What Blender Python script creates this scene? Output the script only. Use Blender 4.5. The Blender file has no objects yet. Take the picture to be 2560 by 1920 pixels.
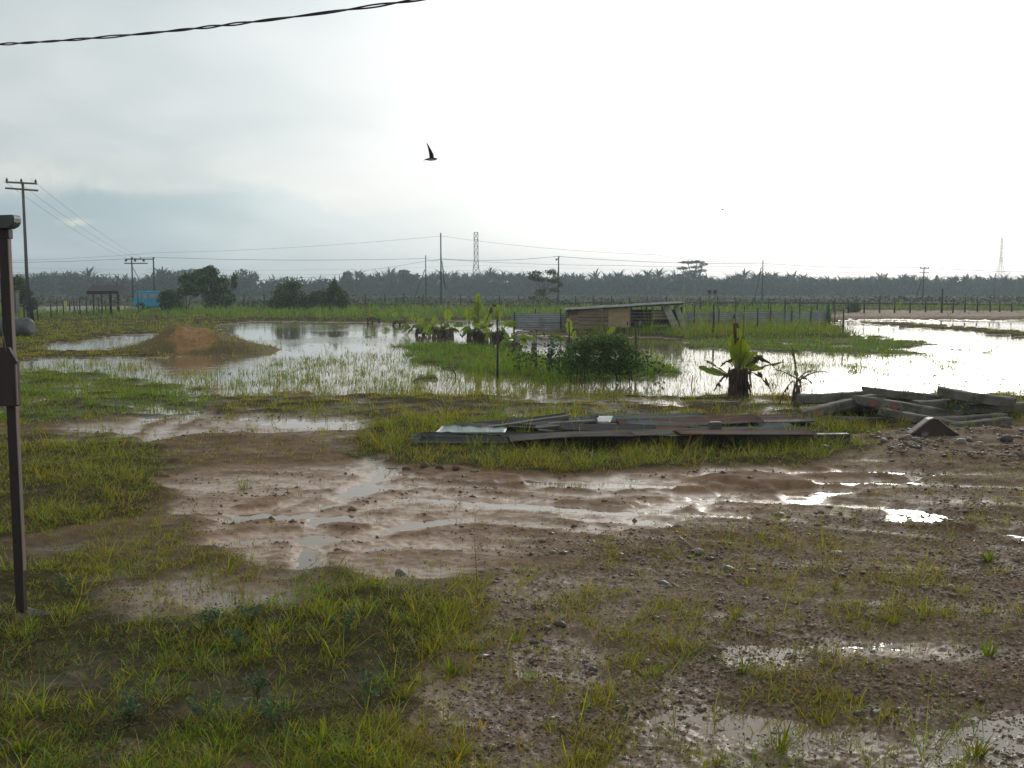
import bpy, math, random
import numpy as np

# ------------------------------------------------------------------ camera, sky, sun
SC = bpy.context.scene
COL = SC.collection
FPX, HCAM, VH = 2500.0, 2.2, 725.0          # focal length in photo pixels, eye height (m), horizon row
PITCH = math.atan((960 - VH) / FPX)
CP, SP = math.cos(PITCH), math.sin(PITCH)
cam_d = bpy.data.cameras.new('camera')
cam_d.sensor_width = 36.0
cam_d.lens = 36.0 * FPX / 2560.0
cam_d.clip_start, cam_d.clip_end = 0.05, 6000
cam = bpy.data.objects.new('camera', cam_d)
COL.objects.link(cam)
cam.location = (0, 0, HCAM)
cam.rotation_euler = (math.pi / 2 - PITCH, 0, 0)
SC.camera = cam

SUN_AZ, SUN_EL = math.radians(22), math.radians(12)      # azimuth to the right of the view
SD = (math.sin(SUN_AZ) * math.cos(SUN_EL), math.cos(SUN_AZ) * math.cos(SUN_EL), math.sin(SUN_EL))
SC.view_settings.view_transform = 'Standard'
SC.view_settings.look = 'None'
SC.view_settings.exposure = 0.30
SC.view_settings.gamma = 1.0
SC.view_settings.use_curve_mapping = False
SC.cycles.use_denoising = True
SC.cycles.volume_bounces = 2
SC.cycles.max_bounces = 8
SC.cycles.transparent_max_bounces = 8
SC.cycles.sample_clamp_indirect = 6

W = bpy.data.worlds.new('World')
SC.world = W
W.use_nodes = True


class NT:
    """small helper to write node trees"""
    def __init__(s, tree):
        s.t = tree
        tree.nodes.clear()

    def n(s, kind, **kw):
        nd = s.t.nodes.new(kind)
        for k, v in kw.items():
            if k.startswith('i_'):
                k2 = k[2:]
                key = int(k2) if k2.isdigit() else k2.replace('_', ' ')
                s.put(nd.inputs[key], v)
            else:
                setattr(nd, k, v)
        return nd

    def put(s, sock, v):
        if hasattr(v, 'is_output') or isinstance(v, bpy.types.NodeSocket):
            s.t.links.new(v, sock)
        elif isinstance(v, bpy.types.Node):
            s.t.links.new(v.outputs[0], sock)
        else:
            if isinstance(v, (tuple, list)) and len(v) == 3 and sock.type == 'RGBA':
                v = (*v, 1)
            sock.default_value = v

    def math(s, op, a, b=0.0, c=0.0, clamp=False):
        nd = s.t.nodes.new('ShaderNodeMath')
        nd.operation = op
        nd.use_clamp = clamp
        s.put(nd.inputs[0], a); s.put(nd.inputs[1], b); s.put(nd.inputs[2], c)
        return nd.outputs[0]

    def mix(s, f, a, b, mode='MIX'):
        nd = s.t.nodes.new('ShaderNodeMix')
        nd.data_type = 'RGBA'
        nd.blend_type = mode
        s.put(nd.inputs[0], f); s.put(nd.inputs[6], a); s.put(nd.inputs[7], b)
        return nd.outputs[2]

    def ramp(s, f, lo, hi, a=0.0, b=1.0):
        nd = s.t.nodes.new('ShaderNodeMapRange')
        nd.interpolation_type = 'SMOOTHSTEP'
        s.put(nd.inputs[0], f); s.put(nd.inputs[1], lo); s.put(nd.inputs[2], hi)
        s.put(nd.inputs[3], a); s.put(nd.inputs[4], b)
        return nd.outputs[0]

    def noise(s, vec, scale, detail=4.0, rough=0.55, dist=0.0):
        nd = s.t.nodes.new('ShaderNodeTexNoise')
        if vec is not None:
            s.put(nd.inputs['Vector'], vec)
        s.put(nd.inputs['Scale'], scale)
        nd.inputs['Detail'].default_value = detail
        nd.inputs['Roughness'].default_value = rough
        nd.inputs['Distortion'].default_value = dist
        return nd.outputs[0]


def world_sky():
    t = NT(W.node_tree)
    g = t.n('ShaderNodeTexCoord').outputs['Generated']
    nrm = t.n('ShaderNodeVectorMath', operation='NORMALIZE', i_0=g).outputs[0]
    s = t.n('ShaderNodeVectorMath', operation='DOT_PRODUCT', i_0=nrm, i_1=SD).outputs['Value']
    sep = t.n('ShaderNodeSeparateXYZ', i_0=nrm)
    sky = t.n('ShaderNodeTexSky', sky_type='NISHITA', sun_disc=False, sun_elevation=SUN_EL,
              sun_rotation=SUN_AZ, air_density=1.0, dust_density=3.0)
    # overcast veil, brighter towards the hidden sun (forward scattering in the cloud)
    e1 = t.math('MULTIPLY', t.math('EXPONENT', t.math('MULTIPLY', t.math('SUBTRACT', s, 1.0), 4.0)), 0.58)
    e2 = t.math('MULTIPLY', t.math('EXPONENT', t.math('MULTIPLY', t.math('SUBTRACT', s, 1.0), 20.0)), 1.0)
    lum = t.math('ADD', t.math('ADD', e1, e2), 0.47)
    # cloud layer seen in perspective: direction projected onto a flat deck
    zz = t.math('ADD', t.math('MAXIMUM', sep.outputs[2], 0.0), 0.24)
    cx = t.math('DIVIDE', sep.outputs[0], zz)
    cy = t.math('DIVIDE', sep.outputs[1], zz)
    cv = t.n('ShaderNodeCombineXYZ', i_0=cx, i_1=cy).outputs[0]
    n1 = t.noise(cv, 0.55, 4.0, 0.45, 0.5)
    n2 = t.noise(cv, 1.9, 4.0, 0.5, 0.3)
    cl = t.math('ADD', t.math('MULTIPLY', n1, 0.7), t.math('MULTIPLY', n2, 0.3))
    cl = t.ramp(cl, 0.34, 0.66)
    away = t.ramp(s, 0.97, 0.72)
    amp = t.math('ADD', t.math('MULTIPLY', away, 0.36), 0.05)
    mod = t.math('ADD', 1.0, t.math('MULTIPLY', t.math('SUBTRACT', cl, 0.5), amp))
    lum = t.math('MULTIPLY', lum, mod)
    cool = t.mix(cl, (0.83, 0.965, 1.0), (0.975, 0.995, 0.985))
    tint = t.mix(away, (0.97, 1.0, 1.0), cool)
    veil = t.n('ShaderNodeVectorMath', operation='SCALE', i_0=tint)
    t.put(veil.inputs['Scale'], lum)
    # long bank of grey cloud lying over the horizon
    top = t.math('ADD', 0.088, t.math('MULTIPLY', t.math('SUBTRACT', t.noise(nrm, 3.2, 5.0, 0.55, 0.4), 0.5), 0.10))
    edge = t.math('SUBTRACT', sep.outputs[2], top)
    bank = t.math('MULTIPLY', t.ramp(edge, 0.012, -0.016), t.ramp(sep.outputs[2], -0.02, 0.05))
    bank = t.math('MULTIPLY', bank, away)
    bankc = t.mix(bank, (1.0, 1.0, 1.0), (0.79, 0.895, 0.935))
    rim = t.math('MULTIPLY', t.math('MULTIPLY', t.ramp(edge, -0.012, 0.002), t.ramp(edge, 0.05, 0.006)), away)
    bankc = t.mix(rim, bankc, (1.10, 1.08, 1.05))
    veil = t.n('ShaderNodeVectorMath', operation='MULTIPLY', i_0=veil.outputs[0], i_1=bankc)
    # a gap in the cloud low on the left with cream sunlit cloud behind it
    def gap(u, v, wu, wv, k, col):
        d = np.array(ray(u, v)); d /= np.linalg.norm(d)
        dx = t.math('DIVIDE', t.math('SUBTRACT', sep.outputs[0], float(d[0])), wu / FPX)
        dz = t.math('DIVIDE', t.math('SUBTRACT', sep.outputs[2], float(d[2])), wv / FPX)
        r2 = t.math('ADD', t.math('MULTIPLY', dx, dx), t.math('MULTIPLY', dz, dz))
        n = t.noise(nrm, 30.0, 5.0, 0.65, 0.8)
        f = t.math('SUBTRACT', 1.75, t.math('ADD', t.math('POWER', r2, 0.5), t.math('MULTIPLY', n, 2.2)))
        f = t.math('MULTIPLY', t.ramp(f, -0.3, 1.0), k)
        front = t.ramp(sep.outputs[1], 0.3, 0.6)
        return t.math('MULTIPLY', f, front), col
    out = t.mix(0.12, veil.outputs[0], t.mix(1.0, sky.outputs[0], (0.06, 0.06, 0.06), 'MULTIPLY'))
    for a in ((184, 556, 40, 17, 1.0, (0.86, 0.82, 0.66)), (110, 440, 190, 55, 0.55, (0.74, 0.74, 0.68)),
              (480, 468, 300, 26, 0.35, (0.72, 0.76, 0.74)), (235, 612, 60, 12, 0.35, (0.7, 0.68, 0.62))):
        f, c = gap(*a)
        out = t.mix(f, out, c)
    ground = t.ramp(sep.outputs[2], -0.02, -0.10)
    out = t.mix(ground, out, (0.12, 0.11, 0.08))
    bg = t.n('ShaderNodeBackground', i_0=out, i_1=1.0)
    t.n('ShaderNodeOutputWorld', i_0=bg)


def ray(u, v):
    a, b = (u - 1280) / FPX, (960 - v) / FPX
    return (a, CP + SP * b, -SP + CP * b)


world_sky()
sun_d = bpy.data.lights.new('sun', 'SUN')
sun_d.energy = 0.6
sun_d.angle = math.radians(16)
sun_d.color = (1.0, 0.95, 0.85)
sun = bpy.data.objects.new('sun', sun_d)
COL.objects.link(sun)
from mathutils import Vector, Matrix
sun.rotation_euler = Vector(SD).to_track_quat('Z', 'Y').to_euler()

# ------------------------------------------------------------------ geometry of the photo
def gp(u, v, z=0.0):
    d = ray(u, v)
    t = (z - HCAM) / d[2]
    return Vector((d[0] * t, d[1] * t, z))


def at(u, v, Y):
    d = ray(u, v)
    t = Y / d[1]
    return Vector((d[0] * t, Y, HCAM + d[2] * t))


def topx(x, y, z=0.0):
    dz = z - HCAM
    depth = np.maximum(y * CP - dz * SP, 0.05)
    return 1280 + FPX * x / depth, 960 - FPX * (y * SP + dz * CP) / depth


# ------------------------------------------------------------------ noise and the ground map
def _h(ix, iy, seed):
    n = (ix.astype(np.int64) * 374761393 + iy.astype(np.int64) * 668265263 + seed * 974634777) & 0x7fffffff
    n = ((n ^ (n >> 13)) * 1274126177) & 0x7fffffff
    n = (n ^ (n >> 16)) & 0xffff
    return n / 32767.5 - 1.0


def vn(x, y, seed=0):
    x = np.asarray(x, float); y = np.asarray(y, float)
    ix, iy = np.floor(x), np.floor(y)
    fx, fy = x - ix, y - iy
    fx = fx * fx * fx * (fx * (fx * 6 - 15) + 10)
    fy = fy * fy * fy * (fy * (fy * 6 - 15) + 10)
    a, b = _h(ix, iy, seed), _h(ix + 1, iy, seed)
    c, d = _h(ix, iy + 1, seed), _h(ix + 1, iy + 1, seed)
    return (a + (b - a) * fx) + ((c + (d - c) * fx) - (a + (b - a) * fx)) * fy


def fbm(x, y, seed=0, o=4):
    r, a, f = 0.0, 0.5, 1.0
    for i in range(o):
        r = r + a * vn(x * f + 13.7 * i, y * f - 7.1 * i, seed + i)
        a *= 0.5; f *= 2.03
    return r


def sstep(a, b, x):
    t = np.clip((x - a) / (b - a), 0, 1)
    return t * t * (3 - 2 * t)


def poly_mask(poly, fe, u, v, vs=3.0):
    P = np.array(poly, float)
    out = np.zeros(u.shape)
    lo, hi = P.min(0), P.max(0)
    sel = (u > lo[0] - fe) & (u < hi[0] + fe) & (v > lo[1] - fe / vs) & (v < hi[1] + fe / vs)
    if not sel.any():
        return out
    x, y = u[sel], v[sel] * vs
    P[:, 1] *= vs
    d2 = np.full(x.shape, 1e18)
    ins = np.zeros(x.shape, bool)
    n = len(P)
    for i in range(n):
        ax, ay = P[i]; bx, by = P[(i + 1) % n]
        ex, ey = bx - ax, by - ay
        t = np.clip(((x - ax) * ex + (y - ay) * ey) / (ex * ex + ey * ey + 1e-9), 0, 1)
        d2 = np.minimum(d2, (x - ax - t * ex) ** 2 + (y - ay - t * ey) ** 2)
        c = (ay > y) != (by > y)
        with np.errstate(divide='ignore', invalid='ignore'):
            c &= x < ex * (y - ay) / (ey if abs(ey) > 1e-9 else 1e-9) + ax
        ins ^= c
    sd = np.sqrt(d2) * np.where(ins, 1, -1)
    out[sel] = sstep(-fe, fe, sd)
    return out


def ell(cu, cv, ru, rv, n=14):
    return [(cu + ru * math.cos(6.2832 * i / n), cv + rv * math.sin(6.2832 * i / n)) for i in range(n)]


FARW = [(-300, 905), (40, 900), (250, 893), (545, 890), (540, 830), (560, 812), (620, 804), (905, 806), (1000, 815),
        (1130, 803), (1290, 803), (1290, 838), (1450, 845), (1700, 848), (1720, 866), (2100, 868), (2085, 803),
        (2160, 799), (2950, 801)]
NEARW = [(2950, 975), (2400, 975), (2100, 990), (1950, 1002), (1870, 985), (1700, 992), (1500, 990), (1300, 985),
         (1000, 983), (760, 985), (560, 985), (430, 965), (250, 935), (40, 925), (-300, 930)]
# painted in order: outline in photo pixels (projected to the ground plane), feather, values
PAINT = [
    ([(-4000, 690), (7000, 690), (7000, 806), (-4000, 806)], 8, dict(h=.22, g=1, gh=.42, gy=-.05, na=.05)),
    ([(-4000, 690), (7000, 690), (7000, 763), (-4000, 763)], 6, dict(h=.25, g=.3, gh=.35, gy=.55, na=.08, scrub=1)),
    ([(90, 772), (350, 770), (350, 781), (90, 790)], 3, dict(h=.3, g=0, road=1, na=0)),
    ([(-300, 800), (560, 800), (560, 890), (-300, 905)], 20, dict(h=.09, g=1, gh=.10, gy=.45, na=.04)),
    (FARW + NEARW, 10, dict(h=-.2, g=.012, gh=.14, gy=.3, na=.05)),
    ([(100, 868), (180, 852), (330, 838), (560, 834), (480, 850), (270, 872), (130, 876)], 10, dict(h=-.1, g=.06, gh=.12)),
    # emergent grass in the flooded part
    ([(-300, 905), (300, 905), (560, 925), (800, 880), (1000, 875), (1100, 930), (1500, 962), (1500, 995), (-300, 995)],
     30, dict(h=-.05, g=.42, gh=.13, gy=.42, na=.05)),
    ([(640, 850), (1000, 850), (1000, 880), (640, 885)], 30, dict(h=-.06, g=.07)),
    ([(1640, 878), (2900, 895), (2900, 985), (1640, 985)], 30, dict(h=-.06, g=.20, gh=.11, gy=.1)),
    ([(1900, 905), (2420, 905), (2420, 935), (1900, 935)], 30, dict(h=-.05, g=.5, gh=.11, gy=.1)),
    ([(1590, 880), (1660, 880), (1700, 930), (1600, 960)], 20, dict(h=-.05, g=.35, gh=.22, gy=.2)),
    # grass peninsula with the hedge
    ([(1005, 866), (1100, 860), (1200, 862), (1300, 885), (1420, 905), (1600, 905), (1690, 935), (1640, 945),
      (1560, 954), (1440, 957), (1330, 950), (1250, 938), (1120, 925), (1060, 905), (1040, 885)], 12,
     dict(h=.045, na=.03)),
    ([(985, 866), (1100, 858), (1200, 860), (1300, 882), (1420, 902), (1600, 902), (1705, 935), (1650, 950),
      (1560, 960), (1440, 964), (1330, 957), (1250, 945), (1110, 932), (1045, 910), (1020, 888)], 14, dict(g=1, gh=.17, gy=-.05)),
    ([(1010, 945), (1080, 938), (1090, 952), (1020, 956)], 10, dict(h=.05, g=1, gh=.12, gy=.1)),
    # grass tongue in front of the coop
    ([(1430, 838), (1700, 845), (1720, 868), (1760, 874), (1900, 876), (2060, 882), (2150, 888), (2330, 890),
      (2320, 881), (2215, 877), (2360, 862), (2250, 850), (2120, 842), (2080, 826), (1900, 826), (1430, 826)], 8,
     dict(h=.035, na=.02)),
    ([(1430, 838), (1690, 847), (1712, 871), (1760, 877), (1900, 879), (2060, 885), (2150, 891), (2350, 893),
      (2340, 879), (2235, 876), (2390, 863), (2250, 848), (2120, 840), (2080, 826), (1900, 826), (1430, 826)], 9, dict(g=1, gh=.13, gy=.05)),
    ([(1430, 822), (2080, 815), (2110, 845), (1700, 847), (1430, 840)], 6, dict(h=.12, g=1, gh=.42, gy=.25)),
    ([(1400, 845), (1560, 842), (1720, 852), (1720, 862), (1600, 866), (1400, 858)], 10, dict(h=-.06, g=.12, gh=.2)),
    # dike and small islets in the right pond
    ([(2140, 805), (2300, 811), (2450, 824), (2560, 832), (2900, 860), (2900, 872), (2560, 842), (2400, 829),
      (2250, 817), (2150, 809)], 4, dict(h=.12, g=1, gh=.08, gy=.6, na=.02)),
    (ell(2178, 844, 22, 4), 4, dict(h=.04, g=1, gh=.14, gy=.2)),
    (ell(2420, 878, 40, 3), 4, dict(h=.02, g=.6, gh=.14, gy=.2)),
    (ell(945, 842, 22, 3), 4, dict(h=.03, g=.7, gh=.2, gy=.2)),
    ([(2085, 780), (2560, 782), (2950, 782), (2950, 801), (2160, 799), (2090, 802)], 4, dict(h=.22, g=.16, gh=.14, pink=.25, gravel=.6, na=.08)),
    (ell(742, 984, 62, 4), 8, dict(h=.06, g=.1, gy=.9)), (ell(480, 980, 70, 5), 10, dict(h=.05, g=.15, gy=.9)),
    ([(230, 850), (330, 835), (640, 850), (700, 885), (600, 900), (300, 905), (200, 890)], 16, dict(h=-.03, g=.12, gh=.08, gy=.7, na=.05)),
    ([(-300, 866), (0, 866), (120, 880), (300, 874), (420, 880), (420, 893), (250, 893), (0, 900), (-300, 900)], 8, dict(h=.05, g=.8, gh=.08, gy=.7)),
    # left meadow
    ([(-300, 925), (40, 925), (250, 935), (430, 965), (560, 990), (480, 1050), (330, 1040), (110, 1060), (-300, 1070)], 24,
     dict(h=.016, g=.92, gh=.09, gy=.18, na=.05)),
    ([(560, 990), (760, 988), (1000, 985), (1300, 988), (1500, 993), (1700, 994), (1870, 988), (2100, 1000), (2200, 1060),
      (1000, 1060), (560, 1048)], 16, dict(h=.032, g=.9, gh=.085, gy=.72, na=.038)),
    ([(1300, 980), (1650, 985), (1700, 1012), (1330, 1012)], 20, dict(h=.005, g=.55)),
    ([(90, 1090), (200, 1062), (330, 1042), (900, 1040), (900, 1080), (480, 1112), (300, 1104), (140, 1108)], 55,
     dict(h=.004, g=.16, gh=.08, gy=.6, na=.035, pink=.6)),
    ([(420, 1108), (560, 1085), (900, 1075), (960, 1110), (800, 1150), (500, 1160)], 30, dict(h=.05, g=.35, gh=.06, gy=.95, na=.03)),
    ([(-300, 1105), (300, 1105), (420, 1140), (430, 1220), (330, 1300), (-300, 1420)], 40, dict(h=.05, g=1, gh=.085, gy=.5, na=.03)),
    # grass round the sheet pile
    ([(860, 1110), (960, 1070), (1040, 1050), (2050, 1060), (2240, 1070), (2240, 1120), (2000, 1165), (1500, 1188),
      (1150, 1175), (900, 1150)], 20, dict(h=.06, g=1, gh=.13, gy=.5, na=.03)),
    ([(2030, 1020), (2200, 1000), (2420, 1000), (2600, 1010), (2600, 1040), (2450, 1055), (2250, 1050), (2060, 1045)], 16, dict(h=.17, g=.7, gh=.12, gy=.5)),
    # churned mud
    ([(430, 1215), (520, 1165), (880, 1155), (1010, 1180), (1500, 1196), (2000, 1172), (2250, 1150), (2950, 1150), (2950, 1440),
      (2300, 1420), (1700, 1390), (1250, 1430), (900, 1460), (640, 1440), (470, 1380)], 30,
     dict(h=.030, g=.08, gh=.06, gy=.7, na=.026, pink=.55)),
    ([(440, 1240), (600, 1180), (1000, 1185), (1250, 1260), (1150, 1370), (900, 1420), (640, 1420), (480, 1370)], 50,
     dict(h=.013, pink=.95, na=.022, g=.09)),
    # gravel yard on the right
    ([(1150, 1500), (1350, 1400), (1750, 1330), (2150, 1260), (2180, 1120), (2350, 1085), (2950, 1070), (2950, 2200),
      (1150, 2200), (1000, 1900), (1080, 1700)], 170, dict(h=.036, g=.30, gh=.075, gy=.6, gravel=1, pink=.2, na=.026)),
    ([(2180, 1110), (2400, 1085), (2950, 1075), (2950, 1160), (2300, 1170)], 40, dict(h=.11, g=.04, gravel=1, na=.05)),
    # foreground meadow
    ([(-400, 1400), (300, 1400), (700, 1480), (1050, 1480), (1230, 1540), (1200, 1640), (1000, 1800), (800, 1900), (760, 2200),
      (-400, 2200)], 150, dict(h=.034, g=.8, gh=.066, gy=.48, na=.035)),
    ([(640, 1470), (1000, 1480), (1200, 1530), (1180, 1620), (900, 1680), (640, 1600)], 50, dict(g=1, gh=.075, gy=.42)),
    ([(260, 1460), (560, 1440), (760, 1460), (720, 1530), (420, 1560), (270, 1530)], 90, dict(h=.016, g=.28, na=.03, pink=.4)),
    ([(-200, 1800), (300, 1880), (700, 1840), (760, 2100), (-200, 2100)], 90, dict(g=.5, gy=.5, gh=.055)),
    # named puddles and ruts
    ([(1000, 1196), (1250, 1190), (1560, 1200), (1720, 1215), (1700, 1240), (1450, 1236), (1200, 1215)], 20, dict(h=-.006, g=0, na=.02)),
    ([(1040, 1245), (1300, 1262), (1600, 1290), (1760, 1330), (1600, 1322), (1300, 1290), (1040, 1262)], 24, dict(h=.004, g=0, na=.022)),
    ([(880, 1160), (960, 1140), (1010, 1165), (960, 1240), (860, 1300), (780, 1330), (740, 1310), (860, 1230)], 26, dict(h=.0, g=.01, na=.022)),
    ([(560, 1255), (760, 1275), (900, 1320), (1100, 1310), (1000, 1350), (760, 1330), (560, 1290)], 26, dict(h=.003, g=.01, na=.022)),
    ([(720, 1330), (790, 1330), (790, 1440), (720, 1440)], 24, dict(h=.002, g=.01, na=.022)),
    ([(1700, 1244), (1800, 1240), (1790, 1262), (1700, 1285), (1560, 1280)], 18, dict(h=-.004, g=0, na=.02)),
    ([(1920, 1240), (2050, 1224), (2140, 1240), (2000, 1262)], 18, dict(h=-.006, g=0, na=.02)),
    ([(2000, 1205), (2250, 1185), (2400, 1178), (2300, 1200), (2060, 1218)], 16, dict(h=.0, g=0, na=.02)),
    ([(2120, 1290), (2230, 1262), (2330, 1290), (2450, 1300), (2330, 1318), (2180, 1308)], 20, dict(h=.0, g=.02, na=.025)),
    ([(2340, 1352), (2560, 1345), (2800, 1345), (2800, 1372), (2450, 1366)], 12, dict(h=-.012, g=0, na=.02)),
    ([(2440, 1285), (2700, 1285), (2700, 1300), (2500, 1300)], 14, dict(h=-.004, g=0, na=.02)),
    ([(1260, 1590), (1420, 1570), (1560, 1640), (1500, 1720), (1320, 1700)], 24, dict(h=.007, g=.10, na=.02, pink=.4)),
    ([(1060, 1660), (1250, 1690), (1350, 1800), (1150, 1820), (1040, 1760)], 30, dict(h=.012, g=.12)),
    ([(1680, 1700), (1900, 1780), (2200, 1830), (2560, 1760), (2800, 1780), (2800, 2100), (1500, 2100), (1600, 1820)], 40,
     dict(h=.009, g=.10, na=.02)),
    ([(1850, 1620), (2050, 1620), (2000, 1700), (1820, 1690)], 24, dict(h=.012, g=.1)),
    (ell(1890, 1222, 120, 14), 24, dict(h=.11, g=0, pink=.2, na=.02)),
    (ell(2390, 1335, 60, 10), 16, dict(h=.09, g=0, pink=.3, na=.02)),
    (ell(870, 1330, 80, 7), 10, dict(h=.045, g=.02, pink=.4)), (ell(640, 1270, 60, 6), 10, dict(h=.045, g=.05, pink=.5)),
    (ell(1180, 1200, 90, 9), 12, dict(h=.05, g=.02, pink=.3)), (ell(1100, 1182, 60, 6), 8, dict(h=.06, g=.1, pink=.3)),
]
CH = dict(h=.05, g=.45, gh=.06, gy=.5, gravel=0.0, pink=0.0, na=.03, scrub=0.0, road=0.0)


RUTS = []
for line in ([(2700, 1400), (2200, 1330), (1800, 1292), (1300, 1268), (1000, 1252), (840, 1300), (740, 1440)],
             [(2700, 1330), (2250, 1275), (1800, 1250), (1350, 1232), (1050, 1214), (760, 1250), (520, 1330)],
             [(2700, 1230), (2200, 1205), (1700, 1222), (1250, 1205), (1000, 1185), (900, 1140)],
             [(2700, 1195), (2200, 1180), (1750, 1196)], [(1900, 1370), (1500, 1330), (1150, 1300), (900, 1345), (640, 1350), (430, 1390)],
             [(300, 1110), (330, 1080), (380, 1050), (420, 1035)], [(360, 1115), (400, 1085), (450, 1055), (480, 1040)],
             [(1000, 1170), (900, 1230), (760, 1290), (560, 1300)]):
    RUTS.append([(gp(a, b).x, gp(a, b).y) for a, b in line])


def rut_relief(x, y):
    out = np.zeros(x.shape)
    xx = x + .10 * fbm(x * 1.5, y * 1.5, 17, 2); yy = y + .14 * fbm(x * 1.3, y * 1.3, 18, 2)
    for P in RUTS:
        d2 = np.full(x.shape, 1e9)
        for (ax, ay), (bx, by) in zip(P[:-1], P[1:]):
            ex, ey = bx - ax, by - ay
            t = np.clip(((xx - ax) * ex + (yy - ay) * ey) / (ex * ex + ey * ey), 0, 1)
            d2 = np.minimum(d2, (xx - ax - t * ex) ** 2 + (yy - ay - t * ey) ** 2)
        d = np.sqrt(d2)
        out += -.018 * np.exp(-(d / .12) ** 2) + .011 * np.exp(-((d - .27) / .09) ** 2) * (1 + .8 * fbm(x * 7, y * 7, 19, 2))
    return out


def terrain(x, y, fine=True):
    x = np.atleast_1d(np.asarray(x, float)); y = np.atleast_1d(np.asarray(y, float))
    Y = np.clip(y, 2.0, 400)
    xw = x + .022 * Y * fbm(x * .8, y * .8, 1, 3) + .020 * Y * fbm(x * 3.1, y * 3.1, 2, 2)
    yw = y + .040 * Y * fbm(x * .6, y * .8, 3, 3) + .030 * Y * fbm(x * 2.9, y * 2.9, 4, 2)
    u, v = topx(xw, np.maximum(yw, .4))
    v = np.where(y < .4, 2200, v)
    f = {k: np.full(x.shape, val) for k, val in CH.items()}
    for poly, fe, vals in PAINT:
        m = poly_mask(poly, fe, u, v)
        if m.max() <= 0:
            continue
        for k, val in vals.items():
            f[k] += (val - f[k]) * m
    mudz = np.clip(f['pink'] * 1.3 + f['gravel'], 0, 1)
    # ruts run across the yard, so the relief is stretched sideways there
    n1 = (1 - mudz) * fbm(x * 1.6, y * 1.9, 11, 3) * 1.7 + mudz * (fbm(x * .55 + .3 * y, y * 2.4 + .35 * x, 12, 4) * 1.5 + .5 * fbm(x * .9 - .5 * y, y * 3.5 - .5 * x, 14, 2))
    n2 = fbm(x * 5, y * 6, 21, 3) * .35
    f['n'] = n1
    h = f['h'] + f['na'] * (n1 + n2)
    yard = (y < 20) & (y > 6)
    if yard.any():
        h[yard] += rut_relief(x[yard], y[yard]) * np.clip(mudz[yard] * 1.4, 0, 1)
    if fine:
        near = sstep(40, 8, y)
        h = h + near * (.010 * fbm(x * 9, y * 14, 31, 4) + .011 * mudz * fbm(x * 26, y * 30, 35, 3) + f['gravel'] * .006 * vn(x * 45, y * 45, 5))
    f['h'] = h
    f['g'] = np.clip(f['g'], 0, 1)
    return f


def gz(x, y):
    return float(terrain([x], [y])['h'][0])


def gpt(u, v):
    """point of the ground seen at a pixel"""
    p = gp(u, v)
    z = max(gz(p.x, p.y), -.03)
    return Vector((p.x, p.y, z))


# ------------------------------------------------------------------ mesh helpers
def origin_of(p):
    while '_o' not in p:
        p = p.parent
    return p['_o']


def np_mesh(name, V, F, mat, parent=None, col=None, smooth=False, extra=None):
    V = np.asarray(V, np.float32); F = np.asarray(F, np.int32)
    if parent is not None:
        V = V - np.array(origin_of(parent), np.float32)
    me = bpy.data.meshes.new(name)
    nf, k = F.shape
    me.vertices.add(len(V)); me.vertices.foreach_set('co', V.ravel())
    me.loops.add(nf * k); me.loops.foreach_set('vertex_index', F.ravel())
    me.polygons.add(nf); me.polygons.foreach_set('loop_start', np.arange(0, nf * k, k, dtype=np.int32))
    if smooth:
        me.polygons.foreach_set('use_smooth', np.ones(nf, bool))
    me.update(calc_edges=True)
    if col is not None:
        a = me.attributes.new('col', 'FLOAT_COLOR', 'POINT')
        c = np.ones((len(V), 4), np.float32); c[:, :3] = col
        a.data.foreach_set('color', c.ravel())
    for kname, arr in (extra or {}).items():
        a = me.attributes.new(kname, 'FLOAT', 'POINT')
        a.data.foreach_set('value', np.asarray(arr, np.float32))
    me.materials.append(mat)
    o = bpy.data.objects.new(name, me)
    COL.objects.link(o)
    if parent is not None:
        o.parent = parent
    return o


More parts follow.
